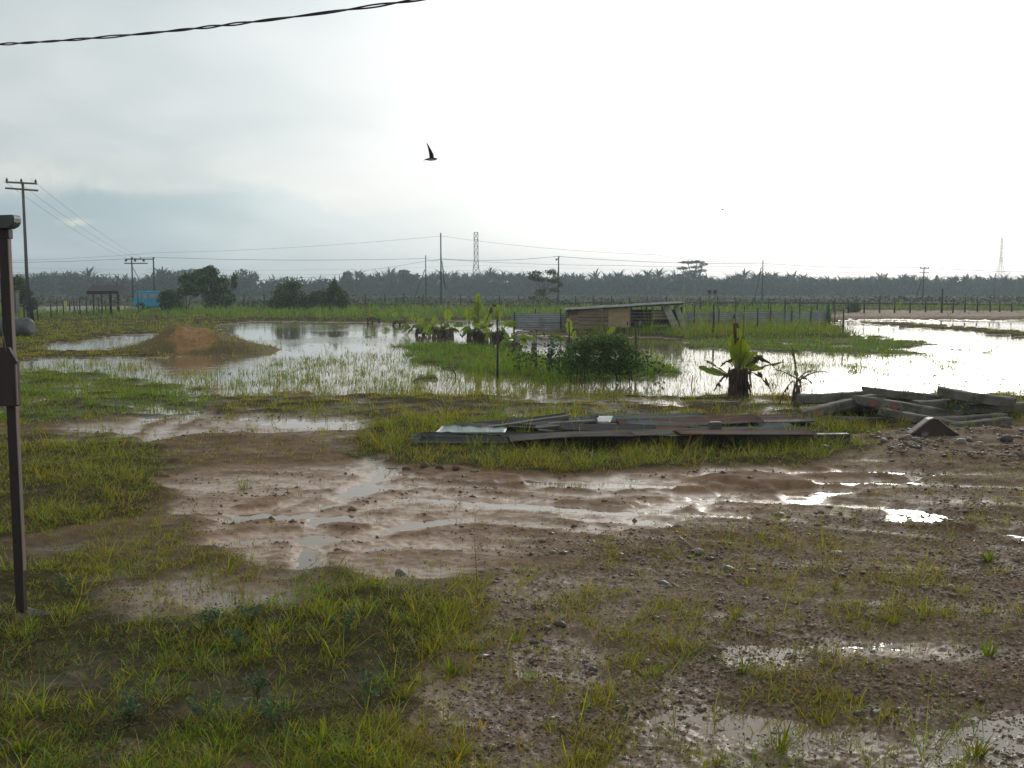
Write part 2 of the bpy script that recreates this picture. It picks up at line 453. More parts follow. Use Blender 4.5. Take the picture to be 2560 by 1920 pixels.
class MB:
    def __init__(s):
        s.v = []; s.f = []; s.sm = []

    def box(s, c, size, R=None, taper=1.0):
        c = Vector(c); b = len(s.v)
        for z in (-.5, .5):
            k = taper if z > 0 else 1.0
            for x, y in ((-.5, -.5), (.5, -.5), (.5, .5), (-.5, .5)):
                p = Vector((x * size[0] * k, y * size[1] * k, z * size[2]))
                if R is not None:
                    p = R @ p
                s.v.append(c + p)
        for f in ((0, 3, 2, 1), (4, 5, 6, 7), (0, 1, 5, 4), (1, 2, 6, 5), (2, 3, 7, 6), (3, 0, 4, 7)):
            s.f.append([b + i for i in f]); s.sm.append(False)
        return s

    def beam(s, a, b, w, h, up=(0, 0, 1), roll=0.0):
        a, b = Vector(a), Vector(b)
        x = (b - a).normalized()
        z = Vector(up); z = (z - x * z.dot(x)).normalized()
        y = z.cross(x)
        R = Matrix((x, y, z)).transposed()
        if roll:
            R = R @ Matrix.Rotation(roll, 3, 'X')
        return s.box((a + b) / 2, ((b - a).length, w, h), R)

    def tube(s, pts, rad, n=6, cap=True):
        pts = [Vector(p) for p in pts]
        if not hasattr(rad, '__len__'):
            rad = [rad] * len(pts)
        b = len(s.v)
        ref = None
        for i, p in enumerate(pts):
            t = (pts[min(i + 1, len(pts) - 1)] - pts[max(i - 1, 0)]).normalized()
            if ref is None:
                ref = Vector((0, 0, 1)) if abs(t.z) < .9 else Vector((1, 0, 0))
            x = (ref - t * ref.dot(t)).normalized(); ref = x
            y = t.cross(x)
            for k in range(n):
                a = 2 * math.pi * k / n
                s.v.append(p + (x * math.cos(a) + y * math.sin(a)) * rad[i])
        for i in range(len(pts) - 1):
            for k in range(n):
                k2 = (k + 1) % n
                s.f.append([b + i * n + k, b + i * n + k2, b + (i + 1) * n + k2, b + (i + 1) * n + k]); s.sm.append(True)
        if cap:
            s.f.append([b + k for k in range(n)][::-1]); s.sm.append(False)
            s.f.append([b + (len(pts) - 1) * n + k for k in range(n)]); s.sm.append(False)
        return s

    def grid(s, P, smooth=True):
        """P: rows x cols of points"""
        b = len(s.v); r, c = len(P), len(P[0])
        for row in P:
            s.v.extend(Vector(p) for p in row)
        for i in range(r - 1):
            for j in range(c - 1):
                s.f.append([b + i * c + j, b + i * c + j + 1, b + (i + 1) * c + j + 1, b + (i + 1) * c + j]); s.sm.append(smooth)
        return s

    def prism(s, prof, a, b, smooth=False):
        """closed profile of Vectors at a, swept to b (both offsets)"""
        k = len(s.v); n = len(prof)
        a, b = Vector(a), Vector(b)
        s.v.extend(a + Vector(p) for p in prof); s.v.extend(b + Vector(p) for p in prof)
        for i in range(n):
            j = (i + 1) % n
            s.f.append([k + i, k + j, k + n + j, k + n + i]); s.sm.append(smooth)
        s.f.append([k + i for i in range(n)][::-1]); s.sm.append(False)
        s.f.append([k + n + i for i in range(n)]); s.sm.append(False)
        return s

    def build(s, name, mat, parent=None, bevel=0.0):
        me = bpy.data.meshes.new(name)
        o0 = Vector(origin_of(parent)) if parent is not None else Vector((0, 0, 0))
        me.from_pydata([tuple(v - o0) for v in s.v], [], s.f)
        me.polygons.foreach_set('use_smooth', s.sm)
        me.update()
        if mat: me.materials.append(mat)
        o = bpy.data.objects.new(name, me)
        COL.objects.link(o)
        if parent is not None:
            o.parent = parent
        if bevel:
            m = o.modifiers.new('bevel', 'BEVEL'); m.width = bevel; m.segments = 2; m.limit_method = 'ANGLE'
        return o


def rough_beam(a, b, w, h, roll=0.0, seed=1, jit=.012, seg=12):
    """old bar with worn, chipped and slightly sagging edges"""
    rg = random.Random(seed)
    a, b = Vector(a), Vector(b)
    x = (b - a).normalized(); z = Vector((0, 0, 1)); z = (z - x * z.dot(x)).normalized(); y = z.cross(x)
    if roll:
        y, z = y * math.cos(roll) + z * math.sin(roll), z * math.cos(roll) - y * math.sin(roll)
    c = min(w, h) * .13
    prof = [(-w / 2 + c, -h / 2), (w / 2 - c, -h / 2), (w / 2, -h / 2 + c), (w / 2, h / 2 - c), (w / 2 - c, h / 2), (-w / 2 + c, h / 2), (-w / 2, h / 2 - c), (-w / 2, -h / 2 + c)]
    sag = rg.uniform(-.02, .03); mb = MB(); n = len(prof); L = (b - a).length
    for i in range(seg + 1):
        s = i / seg; k = 1.0 if 0 < i < seg else rg.uniform(.86, .97)
        for (py, pz) in prof:
            e = rg.uniform(-.03, .03) if i in (0, seg) else rg.uniform(-.02, .02)
            mb.v.append(a + x * (L * s + e) + y * (py * k + rg.uniform(-jit, jit) * .6) + z * (pz * k + rg.uniform(-jit, jit) * .6 - sag * 4 * s * (1 - s)))
    for i in range(seg):
        for j in range(n):
            q = (j + 1) % n
            mb.f.append([i * n + j, i * n + q, (i + 1) * n + q, (i + 1) * n + j]); mb.sm.append(False)
    mb.f.append(list(range(n))[::-1]); mb.sm.append(False)
    mb.f.append([seg * n + j for j in range(n)]); mb.sm.append(False)
    return mb


def thing(name, label, cat, loc=(0, 0, 0), group=None):
    o = bpy.data.objects.new(name, None)
    o.empty_display_size = .2
    COL.objects.link(o)
    o.location = loc
    o['_o'] = tuple(float(c) for c in loc)
    o['label'] = label; o['category'] = cat
    if group: o['group'] = group
    return o


def tag(o, label, cat, group=None):
    o['label'] = label; o['category'] = cat
    if group: o['group'] = group
    return o


def kind(o, k, label=None, cat=None):
    o['kind'] = k
    if label: o['label'] = label
    if cat: o['category'] = cat
    return o


# ------------------------------------------------------------------ materials
def principled(name):
    m = bpy.data.materials.new(name)
    m.use_nodes = True
    t = NT(m.node_tree)
    b = t.n('ShaderNodeBsdfPrincipled')
    t.n('ShaderNodeOutputMaterial', i_0=b)
    return m, t, b


def solid(name, c1, c2=None, rough=.7, scale=6.0, bump=.2, stretch=(1, 1, 1), metal=0.0, spec=.5, c3=None, c3s=3.0, bdist=.01):
    m, t, b = principled(name)
    co = t.n('ShaderNodeTexCoord').outputs['Object']
    mp = t.n('ShaderNodeMapping', i_Vector=co, i_Scale=stretch).outputs[0]
    n = t.noise(mp, scale, 6, .65)
    c = t.mix(t.ramp(n, .3, .7), c1, c2 or tuple(x * .6 for x in c1))
    if c3:
        c = t.mix(t.ramp(t.noise(mp, c3s, 5, .6), .52, .66), c, c3)
    t.put(b.inputs['Base Color'], c)
    t.put(b.inputs['Roughness'], t.ramp(n, .2, .8, rough - .12, min(1, rough + .12)))
    b.inputs['Metallic'].default_value = metal
    b.inputs['Specular IOR Level'].default_value = spec
    if bump:
        bp = t.n('ShaderNodeBump', i_Strength=bump, i_Distance=bdist, i_Height=t.noise(mp, scale * 3, 6, .7))
        t.put(b.inputs['Normal'], bp.outputs[0])
    return m


def leafy(name, trans=.42, rough=.5, var=.25):
    m = bpy.data.materials.new(name); m.use_nodes = True
    t = NT(m.node_tree)
    a = t.n('ShaderNodeAttribute', attribute_name='col').outputs['Color']
    p = t.n('ShaderNodeBsdfPrincipled', i_Base_Color=a, i_Roughness=rough)
    p.inputs['Specular IOR Level'].default_value = .35
    tc = t.mix(1.0, a, (1.5, 1.45, .7), 'MULTIPLY')
    tr = t.n('ShaderNodeBsdfTranslucent', i_Color=tc)
    mx = t.n('ShaderNodeMixShader', i_0=trans)
    t.put(mx.inputs[1], p.outputs[0]); t.put(mx.inputs[2], tr.outputs[0])
    t.n('ShaderNodeOutputMaterial', i_0=mx)
    return m


M = {}
M['leaf'] = leafy('leaf_blades')
M['foliage'] = leafy('tree_foliage', .36, .6)
M['far_leaf'] = leafy('far_foliage', .08, .95)
M['wood_dark'] = solid('dark_weathered_wood', (.055, .042, .034), (.03, .023, .02), .75, 7, .5, (1, 1, .12))
M['wood_post'] = solid('painted_brown_wood', (.036, .023, .019), (.02, .014, .012), .65, 9, .4, (1, 1, .1))
M['wood_edge'] = solid('pale_worn_and_lit_wood', (.26, .19, .16), (.17, .12, .10), .7, 12, .3, (1, 1, .1))  # pale worn wood, also the painted lit side of the timber post
M['wood_plank'] = solid('brown_plank', (.34, .25, .17), (.20, .145, .10), .75, 6, .4, (.2, 1, 1))
M['plywood'] = solid('plywood_sheet', (.48, .35, .20), (.38, .27, .15), .7, 3, .15, (.4, 1, 1))
M['pole_grey'] = solid('grey_pole_timber', (.13, .12, .11), (.08, .075, .07), .8, 5, .3, (1, 1, .1))
M['pole_dark'] = solid('dark_pole', (.05, .048, .046), (.03, .03, .03), .7, 5, .3, (1, 1, .1))
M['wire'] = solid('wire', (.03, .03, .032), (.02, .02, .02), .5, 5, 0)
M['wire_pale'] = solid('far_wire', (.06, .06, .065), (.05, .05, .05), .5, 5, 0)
M['insulator'] = solid('insulator', (.06, .045, .04), (.04, .03, .03), .25, 5, 0)
M['concrete'] = solid('old_concrete', (.19, .168, .14), (.105, .092, .077), .85, 5, .6, c3=(.07, .07, .055), c3s=2.2)
M['concrete_dark'] = solid('dark_wet_concrete', (.085, .072, .066), (.05, .042, .04), .55, 6, .6)
M['tin'] = solid('grey_corrugated_tin', (.19, .21, .22), (.10, .11, .115), .38, 4, .12, (.3, 1, 1), metal=.55, c3=(.16, .09, .06), c3s=1.6)
M['tin_dark'] = solid('dark_weathered_tin', (.085, .082, .082), (.04, .038, .038), .5, 4, .15, (.25, 1, 1), metal=.3, c3=(.10, .06, .045), c3s=2.0)
M['tin_rust'] = solid('rusty_tin', (.22, .10, .06), (.10, .055, .04), .55, 5, .2, (.25, 1, 1), metal=.2, c3=(.14, .13, .125), c3s=1.4)
M['tin_green'] = solid('pale_green_tin', (.20, .255, .25), (.15, .19, .19), .5, 2, .05, metal=.2)
M['tin_wall'] = solid('dull_zinc_wall', (.36, .38, .39), (.23, .25, .26), .55, 1.2, .1, (1, 1, 3), metal=.15)
M['tin_roof'] = solid('dull_tin_roof', (.17, .165, .16), (.10, .098, .095), .7, 3, .15, (1, .3, 1), metal=.1, spec=.3)
M['paper_white'] = solid('white_sheet', (.75, .75, .72), (.6, .6, .58), .6, 5, 0)
M['wood_old'] = solid('old_grey_board', (.17, .14, .12), (.09, .075, .065), .75, 8, .4, (.2, 1, 1))
M['red_paint'] = solid('faded_red_paint', (.36, .10, .06), (.22, .10, .075), .8, 14, .2)
M['bus_blue'] = solid('blue_bus_paint', (.03, .42, .62), (.025, .36, .56), .3, 1.5, 0)
M['bus_trim'] = solid('bus_dark_blue_trim', (.02, .10, .18), (.015, .07, .13), .5, 4, 0)  # darker blue for bumper, sill, wheel arches and door seams
M['glass'] = solid('window_glass', (.42, .40, .38), (.30, .28, .27), .12, 2, 0)
M['rubber'] = solid('tyre_rubber', (.025, .025, .025), (.018, .018, .018), .8, 9, .2)
M['steel'] = solid('rim_steel', (.35, .33, .31), (.22, .2, .19), .45, 9, 0, metal=.5)
M['tank'] = solid('galvanised_tank', (.15, .155, .16), (.085, .09, .095), .7, 3, .15, metal=.1, spec=.3, c3=(.13, .075, .05), c3s=1.5)
M['thatch'] = solid('dark_thatch_roof', (.045, .036, .032), (.028, .022, .02), .9, 6, .6)
M['yellow'] = solid('yellow_board', (.52, .50, .14), (.42, .40, .12), .6, 3, .1)
M['orange'] = solid('orange_sheet', (.75, .12, .03), (.6, .09, .02), .6, 3, .1)
M['white_paint'] = solid('white_paint', (.6, .6, .57), (.45, .45, .42), .6, 6, .1)
M['net'] = solid('green_net', (.05, .12, .085), (.03, .08, .06), .8, 12, .2)
M['bark'] = solid('bark', (.09, .075, .06), (.05, .042, .034), .85, 9, .6, (1, 1, .3))
M['banana_stem'] = solid('dry_banana_stem', (.17, .12, .08), (.07, .05, .036), .85, 14, .7, (1, 1, .25))
M['gutter'] = solid('dark_green_gutter', (.05, .068, .062), (.035, .048, .045), .5, 5, .15)
M['bird'] = solid('dark_feathers', (.035, .032, .032), (.022, .02, .02), .7, 20, .1)
M['bird_pale'] = solid('pale_belly', (.5, .44, .44), (.4, .35, .35), .7, 20, .1)
M['mound'] = None


def stone_mat():
    m, t, b = principled('river_stone')
    info = t.n('ShaderNodeObjectInfo').outputs['Random']
    co = t.n('ShaderNodeTexCoord').outputs['Object']
    n = t.noise(co, 14, 5, .6)
    a = t.mix(info, (.085, .08, .075), (.17, .125, .09))
    c = t.mix(t.ramp(n, .3, .7), a, t.mix(.5, a, (.05, .045, .04)))
    t.put(b.inputs['Base Color'], c)
    b.inputs['Roughness'].default_value = .38
    return m


def pebble_mat():
    m, t, b = principled('wet_gravel')
    a = t.n('ShaderNodeAttribute', attribute_name='col').outputs['Color']
    t.put(b.inputs['Base Color'], a)
    b.inputs['Roughness'].default_value = .42
    return m


M['stone'] = stone_mat()
M['pebble'] = pebble_mat()


def ground_mat():
    m, t, b = principled('wet_ground')
    at_ = lambda n: t.n('ShaderNodeAttribute', attribute_name=n).outputs['Fac']
    co = t.n('ShaderNodeTexCoord').outputs['Object']
    gr, pk, gs, ht = at_('gravel'), at_('pink'), at_('grassy'), at_('height')
    n1 = t.noise(co, 1.3, 6, .6); n2 = t.noise(co, 9, 6, .65); n3 = t.noise(co, 60, 3, .6)
    mud = t.mix(t.ramp(n1, .35, .65), (.20, .118, .068), (.31, .19, .112))
    mud = t.mix(t.math('MULTIPLY', t.ramp(n2, .45, .7), .6), mud, (.12, .07, .04))
    silt = t.mix(t.ramp(n2, .3, .7), (.50, .315, .195), (.40, .245, .15))
    lowl = t.ramp(t.math('ADD', ht, t.math('MULTIPLY', t.math('SUBTRACT', n2, .5), .03)), .042, .008)
    c = t.mix(t.math('MULTIPLY', pk, lowl), mud, silt)
    vor = t.n('ShaderNodeTexVoronoi', i_Vector=co, i_Scale=38.0)
    vc = t.n('ShaderNodeSeparateColor', i_0=vor.outputs['Color']).outputs[0]
    peb = t.mix(vc, (.14, .092, .058), (.33, .23, .145))
    peb = t.mix(t.ramp(vor.outputs['Distance'], .25, .6), peb, (.13, .082, .05))
    c = t.mix(t.math('MULTIPLY', gr, .8), c, peb)
    turf = t.mix(t.ramp(n2, .3, .7), (.040, .042, .013), (.075, .068, .02))
    turf = t.mix(t.ramp(t.noise(co, 3.5, 6, .7), .42, .58), turf, (.055, .041, .026))
    c = t.mix(t.math('MULTIPLY', gs, t.ramp(n2, .25, .55, .5, 1.0)), c, turf)
    scrub = t.mix(t.ramp(t.noise(co, .12, 6, .7), .35, .65), (.10, .095, .06), (.055, .065, .035))
    c = t.mix(at_('scrub'), c, scrub)
    c = t.mix(at_('road'), c, (.30, .28, .25))
    t.put(b.inputs['Base Color'], c)
    wet = t.ramp(t.math('ADD', ht, t.math('MULTIPLY', t.math('SUBTRACT', n3, .5), .03)), .049, .003)
    r = t.math('SUBTRACT', .78, t.math('MULTIPLY', wet, t.math('SUBTRACT', .60, t.math('MULTIPLY', gr, .26))))
    r = t.math('ADD', r, t.math('MULTIPLY', gs, .25))
    t.put(b.inputs['Roughness'], r)
    sp = t.math('MULTIPLY', t.math('SUBTRACT', 1.0, t.math('MULTIPLY', gs, .8)), t.ramp(ht, .06, .008, .12, .5))
    t.put(b.inputs['Specular IOR Level'], t.math('MULTIPLY', sp, t.math('SUBTRACT', 1.0, t.math('MULTIPLY', at_('scrub'), .95))))
    hh = t.math('ADD', t.math('MULTIPLY', n2, .5), t.math('ADD', t.math('MULTIPLY', n3, .35), t.math('MULTIPLY', t.noise(co, 24, 6, .7), 1.1)))
    hh = t.math('ADD', hh, t.math('MULTIPLY', t.math('MULTIPLY', vor.outputs['Distance'], -.7), gr))
    bs = t.math('SUBTRACT', .62, t.math('MULTIPLY', wet, .48))
    bp = t.n('ShaderNodeBump', i_Strength=bs, i_Distance=.012, i_Height=hh)
    t.put(b.inputs['Normal'], bp.outputs[0])
    return m


def water_mat():
    m, t, b = principled('muddy_water')
    co = t.n('ShaderNodeTexCoord').outputs['Object']
    n = t.noise(co, .5, 3, .5)
    t.put(b.inputs['Base Color'], t.mix(t.ramp(n, .35, .65), (.22, .15, .092), (.17, .12, .075)))
    b.inputs['Roughness'].default_value = .045
    b.inputs['IOR'].default_value = 1.33
    mp = t.n('ShaderNodeMapping', i_Vector=co, i_Scale=(1.0, 1.6, 1.0)).outputs[0]
    rip = t.math('ADD', t.math('MULTIPLY', t.noise(mp, 4.5, 3, .5), .6), t.noise(mp, 1.3, 2, .5))
    amt = t.math('ADD', .02, t.math('MULTIPLY', t.ramp(t.noise(co, .09, 2, .5), .42, .62), .16))
    bp = t.n('ShaderNodeBump', i_Strength=amt, i_Distance=.05, i_Height=rip)
    t.put(b.inputs['Normal'], bp.outputs[0])
    return m


def mound_mat():
    m, t, b = principled('orange_earth')
    co = t.n('ShaderNodeTexCoord').outputs['Object']
    n = t.noise(co, 1.4, 6, .65); n2 = t.noise(co, 8, 5, .6)
    c = t.mix(t.ramp(n2, .3, .7), (.42, .225, .085), (.27, .15, .06))
    a = t.n('ShaderNodeAttribute', attribute_name='scar').outputs['Fac']
    g = t.mix(t.ramp(n2, .3, .7), (.13, .105, .035), (.17, .115, .045))
    f = t.math('SUBTRACT', 1.0, t.ramp(t.math('ADD', a, t.math('MULTIPLY', t.math('SUBTRACT', n, .5), .9)), .4, .7))
    t.put(b.inputs['Base Color'], t.mix(f, c, g))
    b.inputs['Roughness'].default_value = .85
    bp = t.n('ShaderNodeBump', i_Strength=.8, i_Distance=.06, i_Height=t.noise(co, 5, 7, .7))
    t.put(b.inputs['Normal'], bp.outputs[0])
    return m


# ------------------------------------------------------------------ ground sheet and water
def build_ground():
    s = np.concatenate([-np.geomspace(2.4, .62, 26)[:-1], np.linspace(-.62, .62, 640), np.geomspace(.62, 2.4, 26)[1:]])
    vv = np.concatenate([np.arange(2080, 1470, -3.2), np.arange(1470, 1100, -1.7), np.arange(1100, 1000, -2.4), np.arange(1000, 790, -1.5), np.arange(790, 745, -1.0)])
    ys = [gp(1280, v).y for v in vv]
    ys = np.concatenate([np.linspace(-14, ys[0] - .4, 16), ys, np.geomspace(ys[-1] * 1.03, 1010, 40)])
    Y, S = np.meshgrid(ys, s, indexing='ij')
    X = S * np.maximum(Y, 4.0)
    f = terrain(X.ravel(), Y.ravel())
    h = f['h']
    V = np.stack([X.ravel(), Y.ravel(), h], 1)
    r, c = Y.shape
    idx = np.arange(r * c).reshape(r, c)
    F = np.stack([idx[:-1, :-1], idx[:-1, 1:], idx[1:, 1:], idx[1:, :-1]], -1).reshape(-1, 4)
    grassy = np.clip(f['g'] * 1.25, 0, 1) * (f['gravel'] < .5)
    o = np_mesh('ground', V, F, ground_mat(), smooth=True,
                extra=dict(gravel=f['gravel'], pink=f['pink'], grassy=grassy, height=h, scrub=f['scrub'], road=f['road']))
    kind(o, 'structure')
    Wv = [(-130, -14, 0), (130, -14, 0), (130, 100, 0), (-130, 100, 0)]
    w = np_mesh('water', Wv, [(0, 1, 2, 3)], water_mat())
    kind(w, 'structure')


build_ground()


# ------------------------------------------------------------------ numpy plants: blades and leaves
def blades(base, az, lean, length, width, curl, rng):
    """grass blades / fronds: 5 vertices, 3 triangles each"""
    n = len(base)
    d = np.stack([np.cos(az), np.sin(az), np.zeros(n)], 1)
    side = np.stack([-np.sin(az + .6), np.cos(az + .6), np.zeros(n)], 1)
    up = np.array([0, 0, 1.0])
    def pt(t):
        out = np.sin(lean) * t + curl * t * t * .7
        z = np.cos(lean) * t - curl * t * t * .55
        return base + d * (out * length)[:, None] + up * (z * length)[:, None]
    p0, p1, p2 = pt(0.0), pt(.55), pt(1.0)
    w = (side.T * width * .5).T
    V = np.stack([p0 - w * .8, p0 + w * .8, p1 - w, p1 + w, p2], 1).reshape(-1, 3)
    b = np.arange(n)[:, None] * 5
    F = np.concatenate([b + [0, 1, 3], b + [0, 3, 2], b + [2, 3, 4]], 0)
    return V, F


def leaves(c, size, rng, flat=.0, asp=.5):
    """rhombic leaves with random attitude: 4 vertices, 2 triangles each"""
    n = len(c)
    a = rng.normal(size=(n, 3)); a[:, 2] *= (1 - flat)
    a /= np.linalg.norm(a, axis=1)[:, None]
    q = rng.normal(size=(n, 3)); b = np.cross(a, q); b /= np.linalg.norm(b, axis=1)[:, None] + 1e-9
    size = np.broadcast_to(size, (n,))[:, None] * rng.uniform(.6, 1.3, (n, 1))
    V = np.stack([c - a * size * .5, c + b * size * .5 * asp, c + a * size * .5, c - b * size * .5 * asp], 1).reshape(-1, 3)
    k = np.arange(n)[:, None] * 4
    F = np.concatenate([k + [0, 1, 2], k + [0, 2, 3]], 0)
    return V, F


def lump_points(lumps, n, rng, shell=.35):
    L = np.array(lumps, float)
    w = (L[:, 3] * L[:, 5]); i = rng.choice(len(L), n, p=w / w.sum())
    d = rng.normal(size=(n, 3)); d /= np.linalg.norm(d, axis=1)[:, None]
    r = rng.uniform(shell, 1.0, n) ** .7
    r *= 1 + .18 * np.sin(d[:, 0] * 5 + i) * np.cos(d[:, 2] * 6 + i * 2)
    return L[i, :3] + d * r[:, None] * L[i, 3:6], d[:, 2]


def tint(n, cols, rng, jit=.25, per=1):
    cols = np.array(cols, float)
    i = rng.integers(0, len(cols), n)
    c = cols[i] * rng.uniform(1 - jit, 1 + jit, (n, 1))
    return np.repeat(c, per, 0)


LUSH = np.array((.135, .275, .016))
YELL = np.array((.42, .33, .025)); DRY = np.array((.30, .17, .05))


def blade_cols(n, gy, rng):
    k = np.clip(gy + rng.normal(0, .22, n), 0, 1)[:, None]
    c = LUSH * (1 - k) + YELL * k
    dry = rng.random(n) < .05 + .13 * gy
    c[dry] = DRY
    c *= rng.uniform(.5, 1.3, (n, 1))
    return np.repeat(c, 5, 0)


def build_grass():
    rng = np.random.default_rng(5)
    n = 125000
    u = rng.uniform(-200, 2760, n); v = rng.uniform(772, 2040, n)
    # the flat far meadows need more tufts per pixel row than the near yard
    k = int(n * .30)
    v[:k] = rng.uniform(772, 1000, k)
    d0 = np.stack([(u - 1280) / FPX, CP + SP * (960 - v) / FPX, -SP + CP * (960 - v) / FPX], 1)
    t = -HCAM / d0[:, 2]
    x, y = d0[:, 0] * t, d0[:, 1] * t
    f = terrain(x, y)
    patch = .5 + .9 * fbm(x * 1.3, y * 1.3, 41, 3) + .5 * fbm(x * 5, y * 5, 45, 2)
    bare = .5 + 1.0 * fbm(x * .75, y * .75, 43, 3) + .9 * fbm(x * 2.6, y * 2.6, 47, 3) + .3 * fbm(x * 9, y * 9, 48, 2)
    near = sstep(16, 9, y)
    prob = f['g'] * ((1 - near) * np.where(f['g'] > .9, np.clip(.45 + patch, .25, 1), np.clip(patch * 1.3, 0.02, 1.4))
                     + near * np.clip(bare * 1.65 - .40, 0.06, 1))
    prob = prob * np.where(y < 10, .62, 1.0)
    keep = (rng.random(n) < prob) & (f['road'] < .3)
    # water deeper than the grass is tall stays open
    keep &= f['h'] > -f['gh'] * 1.1
    x, y = x[keep], y[keep]
    f = {a: b[keep] for a, b in f.items()}
    m = len(x)
    per = np.where(y < 10, 12, np.where(y < 20, 9, 7))
    per = np.maximum((per * np.where(f['g'] < .3, .7, 1)).astype(int), 3)
    i = np.repeat(np.arange(m), per)
    N = len(i)
    rad = (.012 + .004 * y[i]) * np.where(f['g'][i] < .3, .6, 1.0)
    a = rng.uniform(0, 6.283, N); rr = rad * np.sqrt(rng.random(N))
    size = np.exp(rng.normal(0, .42, m))[i]
    base = np.stack([x[i] + rr * np.cos(a), y[i] + rr * np.sin(a), np.maximum(f['h'][i], -.12) - .008], 1)
    L = f['gh'][i] * size * rng.uniform(.5, 1.25, N) * np.where((rng.random(m) < .06)[i], 1.9, 1.0)
    L = L + np.maximum(-f['h'][i], 0)
    lean = np.abs(rng.normal(0, .42, N)) + np.where(y[i] < 14, rng.uniform(0, .45, N), 0)
    wd = np.maximum(.0042, .00042 * y[i]) * rng.uniform(.7, 1.4, N)
    V, F = blades(base, a + rng.normal(0, .6, N), lean, L, wd, rng.uniform(0, .75, N), rng)
    gyt = np.clip(f['gy'] + .35 * fbm(x * .7, y * .7, 51, 2) + rng.normal(0, .12, m), 0, 1)
    o = np_mesh('grass', V, F, M['leaf'], col=blade_cols(N, gyt[i], rng))
    kind(o, 'stuff', 'short green and yellow grass growing over the wet ground', 'grass')


def build_gravel():
    rng = np.random.default_rng(8)
    n = 120000
    u = rng.uniform(420, 2760, n); v = rng.uniform(1060, 2040, n)
    d0 = np.stack([(u - 1280) / FPX, CP + SP * (960 - v) / FPX, -SP + CP * (960 - v) / FPX], 1)
    t = -HCAM / d0[:, 2]
    x, y = d0[:, 0] * t, d0[:, 1] * t
    f = terrain(x, y)
    p = np.clip(.62 * f['gravel'] + .30 * f['pink'] * (f['h'] > .018), 0, 1) * np.clip(.42 + 2.0 * fbm(x * 1.3, y * 1.7, 61, 4), .06, 1)
    keep = (rng.random(n) < p) & (f['h'] > -.008)
    x, y, h = x[keep], y[keep], f['h'][keep]
    bank = (f['h'][keep] > .08)
    m = len(x)
    s = np.exp(rng.normal(-4.95, .55, m)) * np.where(bank, 1.7, 1) * np.clip(y / 7, .75, 1.6)
    s = np.clip(s, .004, .055)
    # squashed, jittered octahedra: 8 triangles each
    o6 = np.array([(1, 0, 0), (0, 1, 0), (-1, 0, 0), (0, -1, 0), (0, 0, 1), (0, 0, -1)], float)
    jit = rng.uniform(.65, 1.35, (m, 6, 1))
    an = rng.uniform(0, 6.283, m)
    P = o6[None] * jit * np.stack([s * rng.uniform(.8, 1.5, m), s * rng.uniform(.6, 1.1, m), s * rng.uniform(.35, .75, m)], 1)[:, None, :]
    ca, sa = np.cos(an)[:, None], np.sin(an)[:, None]
    P = np.stack([P[..., 0] * ca - P[..., 1] * sa, P[..., 0] * sa + P[..., 1] * ca, P[..., 2]], -1)
    P += np.stack([x, y, h + s * .12], 1)[:, None, :]
    fc = np.array([(0, 1, 4), (1, 2, 4), (2, 3, 4), (3, 0, 4), (1, 0, 5), (2, 1, 5), (3, 2, 5), (0, 3, 5)])
    F = (np.arange(m)[:, None, None] * 6 + fc[None]).reshape(-1, 3)
    col = tint(m, [(.12, .085, .06), (.17, .125, .088), (.085, .065, .05), (.25, .185, .13), (.14, .088, .055)], rng, .3, 6)
    mudp = np.repeat((f['gravel'][keep] < .5), 6)
    col[mudp] = tint(int(mudp.sum() / 6), [(.13, .082, .052), (.17, .11, .07), (.10, .065, .042)], rng, .25, 6)
    o = np_mesh('gravel', P.reshape(-1, 3), F, M['pebble'], col=col, smooth=True)
    kind(o, 'stuff', 'small wet gravel scattered over the muddy yard', 'gravel')


build_grass()
build_gravel()

def ground_cover():
    """tiny creeping weeds and dead leaf litter between the grass"""
    rng = np.random.default_rng(15)
    n = 60000
    u = rng.uniform(-150, 2700, n); v = rng.uniform(1030, 2040, n)
    d0 = np.stack([(u - 1280) / FPX, CP + SP * (960 - v) / FPX, -SP + CP * (960 - v) / FPX], 1)
    t = -HCAM / d0[:, 2]
    x, y = d0[:, 0] * t, d0[:, 1] * t
    f = terrain(x, y)
    keep = (rng.random(n) < f['g'] * np.clip(.45 + 1.3 * fbm(x * 1.7, y * 1.7, 71, 3), .08, 1)) & (f['h'] > .0)
    x, y, h, gy = x[keep], y[keep], f['h'][keep], f['gy'][keep]
    i = np.repeat(np.arange(len(x)), 4); n = len(i)
    P = np.stack([x[i] + rng.normal(0, .02, n), y[i] + rng.normal(0, .02, n), h[i] + rng.uniform(.004, .035, n)], 1)
    V, F = leaves(P, np.maximum(.018, .0022 * y[i]), rng, .65, .55)
    c = tint(n, [(.08, .13, .03), (.11, .12, .03), (.055, .085, .022), (.17, .11, .045), (.10, .065, .035)], rng, .35, 4)
    o = np_mesh('ground_cover', V, F, M['foliage'], col=c)
    kind(o, 'stuff', 'creeping weeds and leaf litter between the grass', 'weeds')


ground_cover()


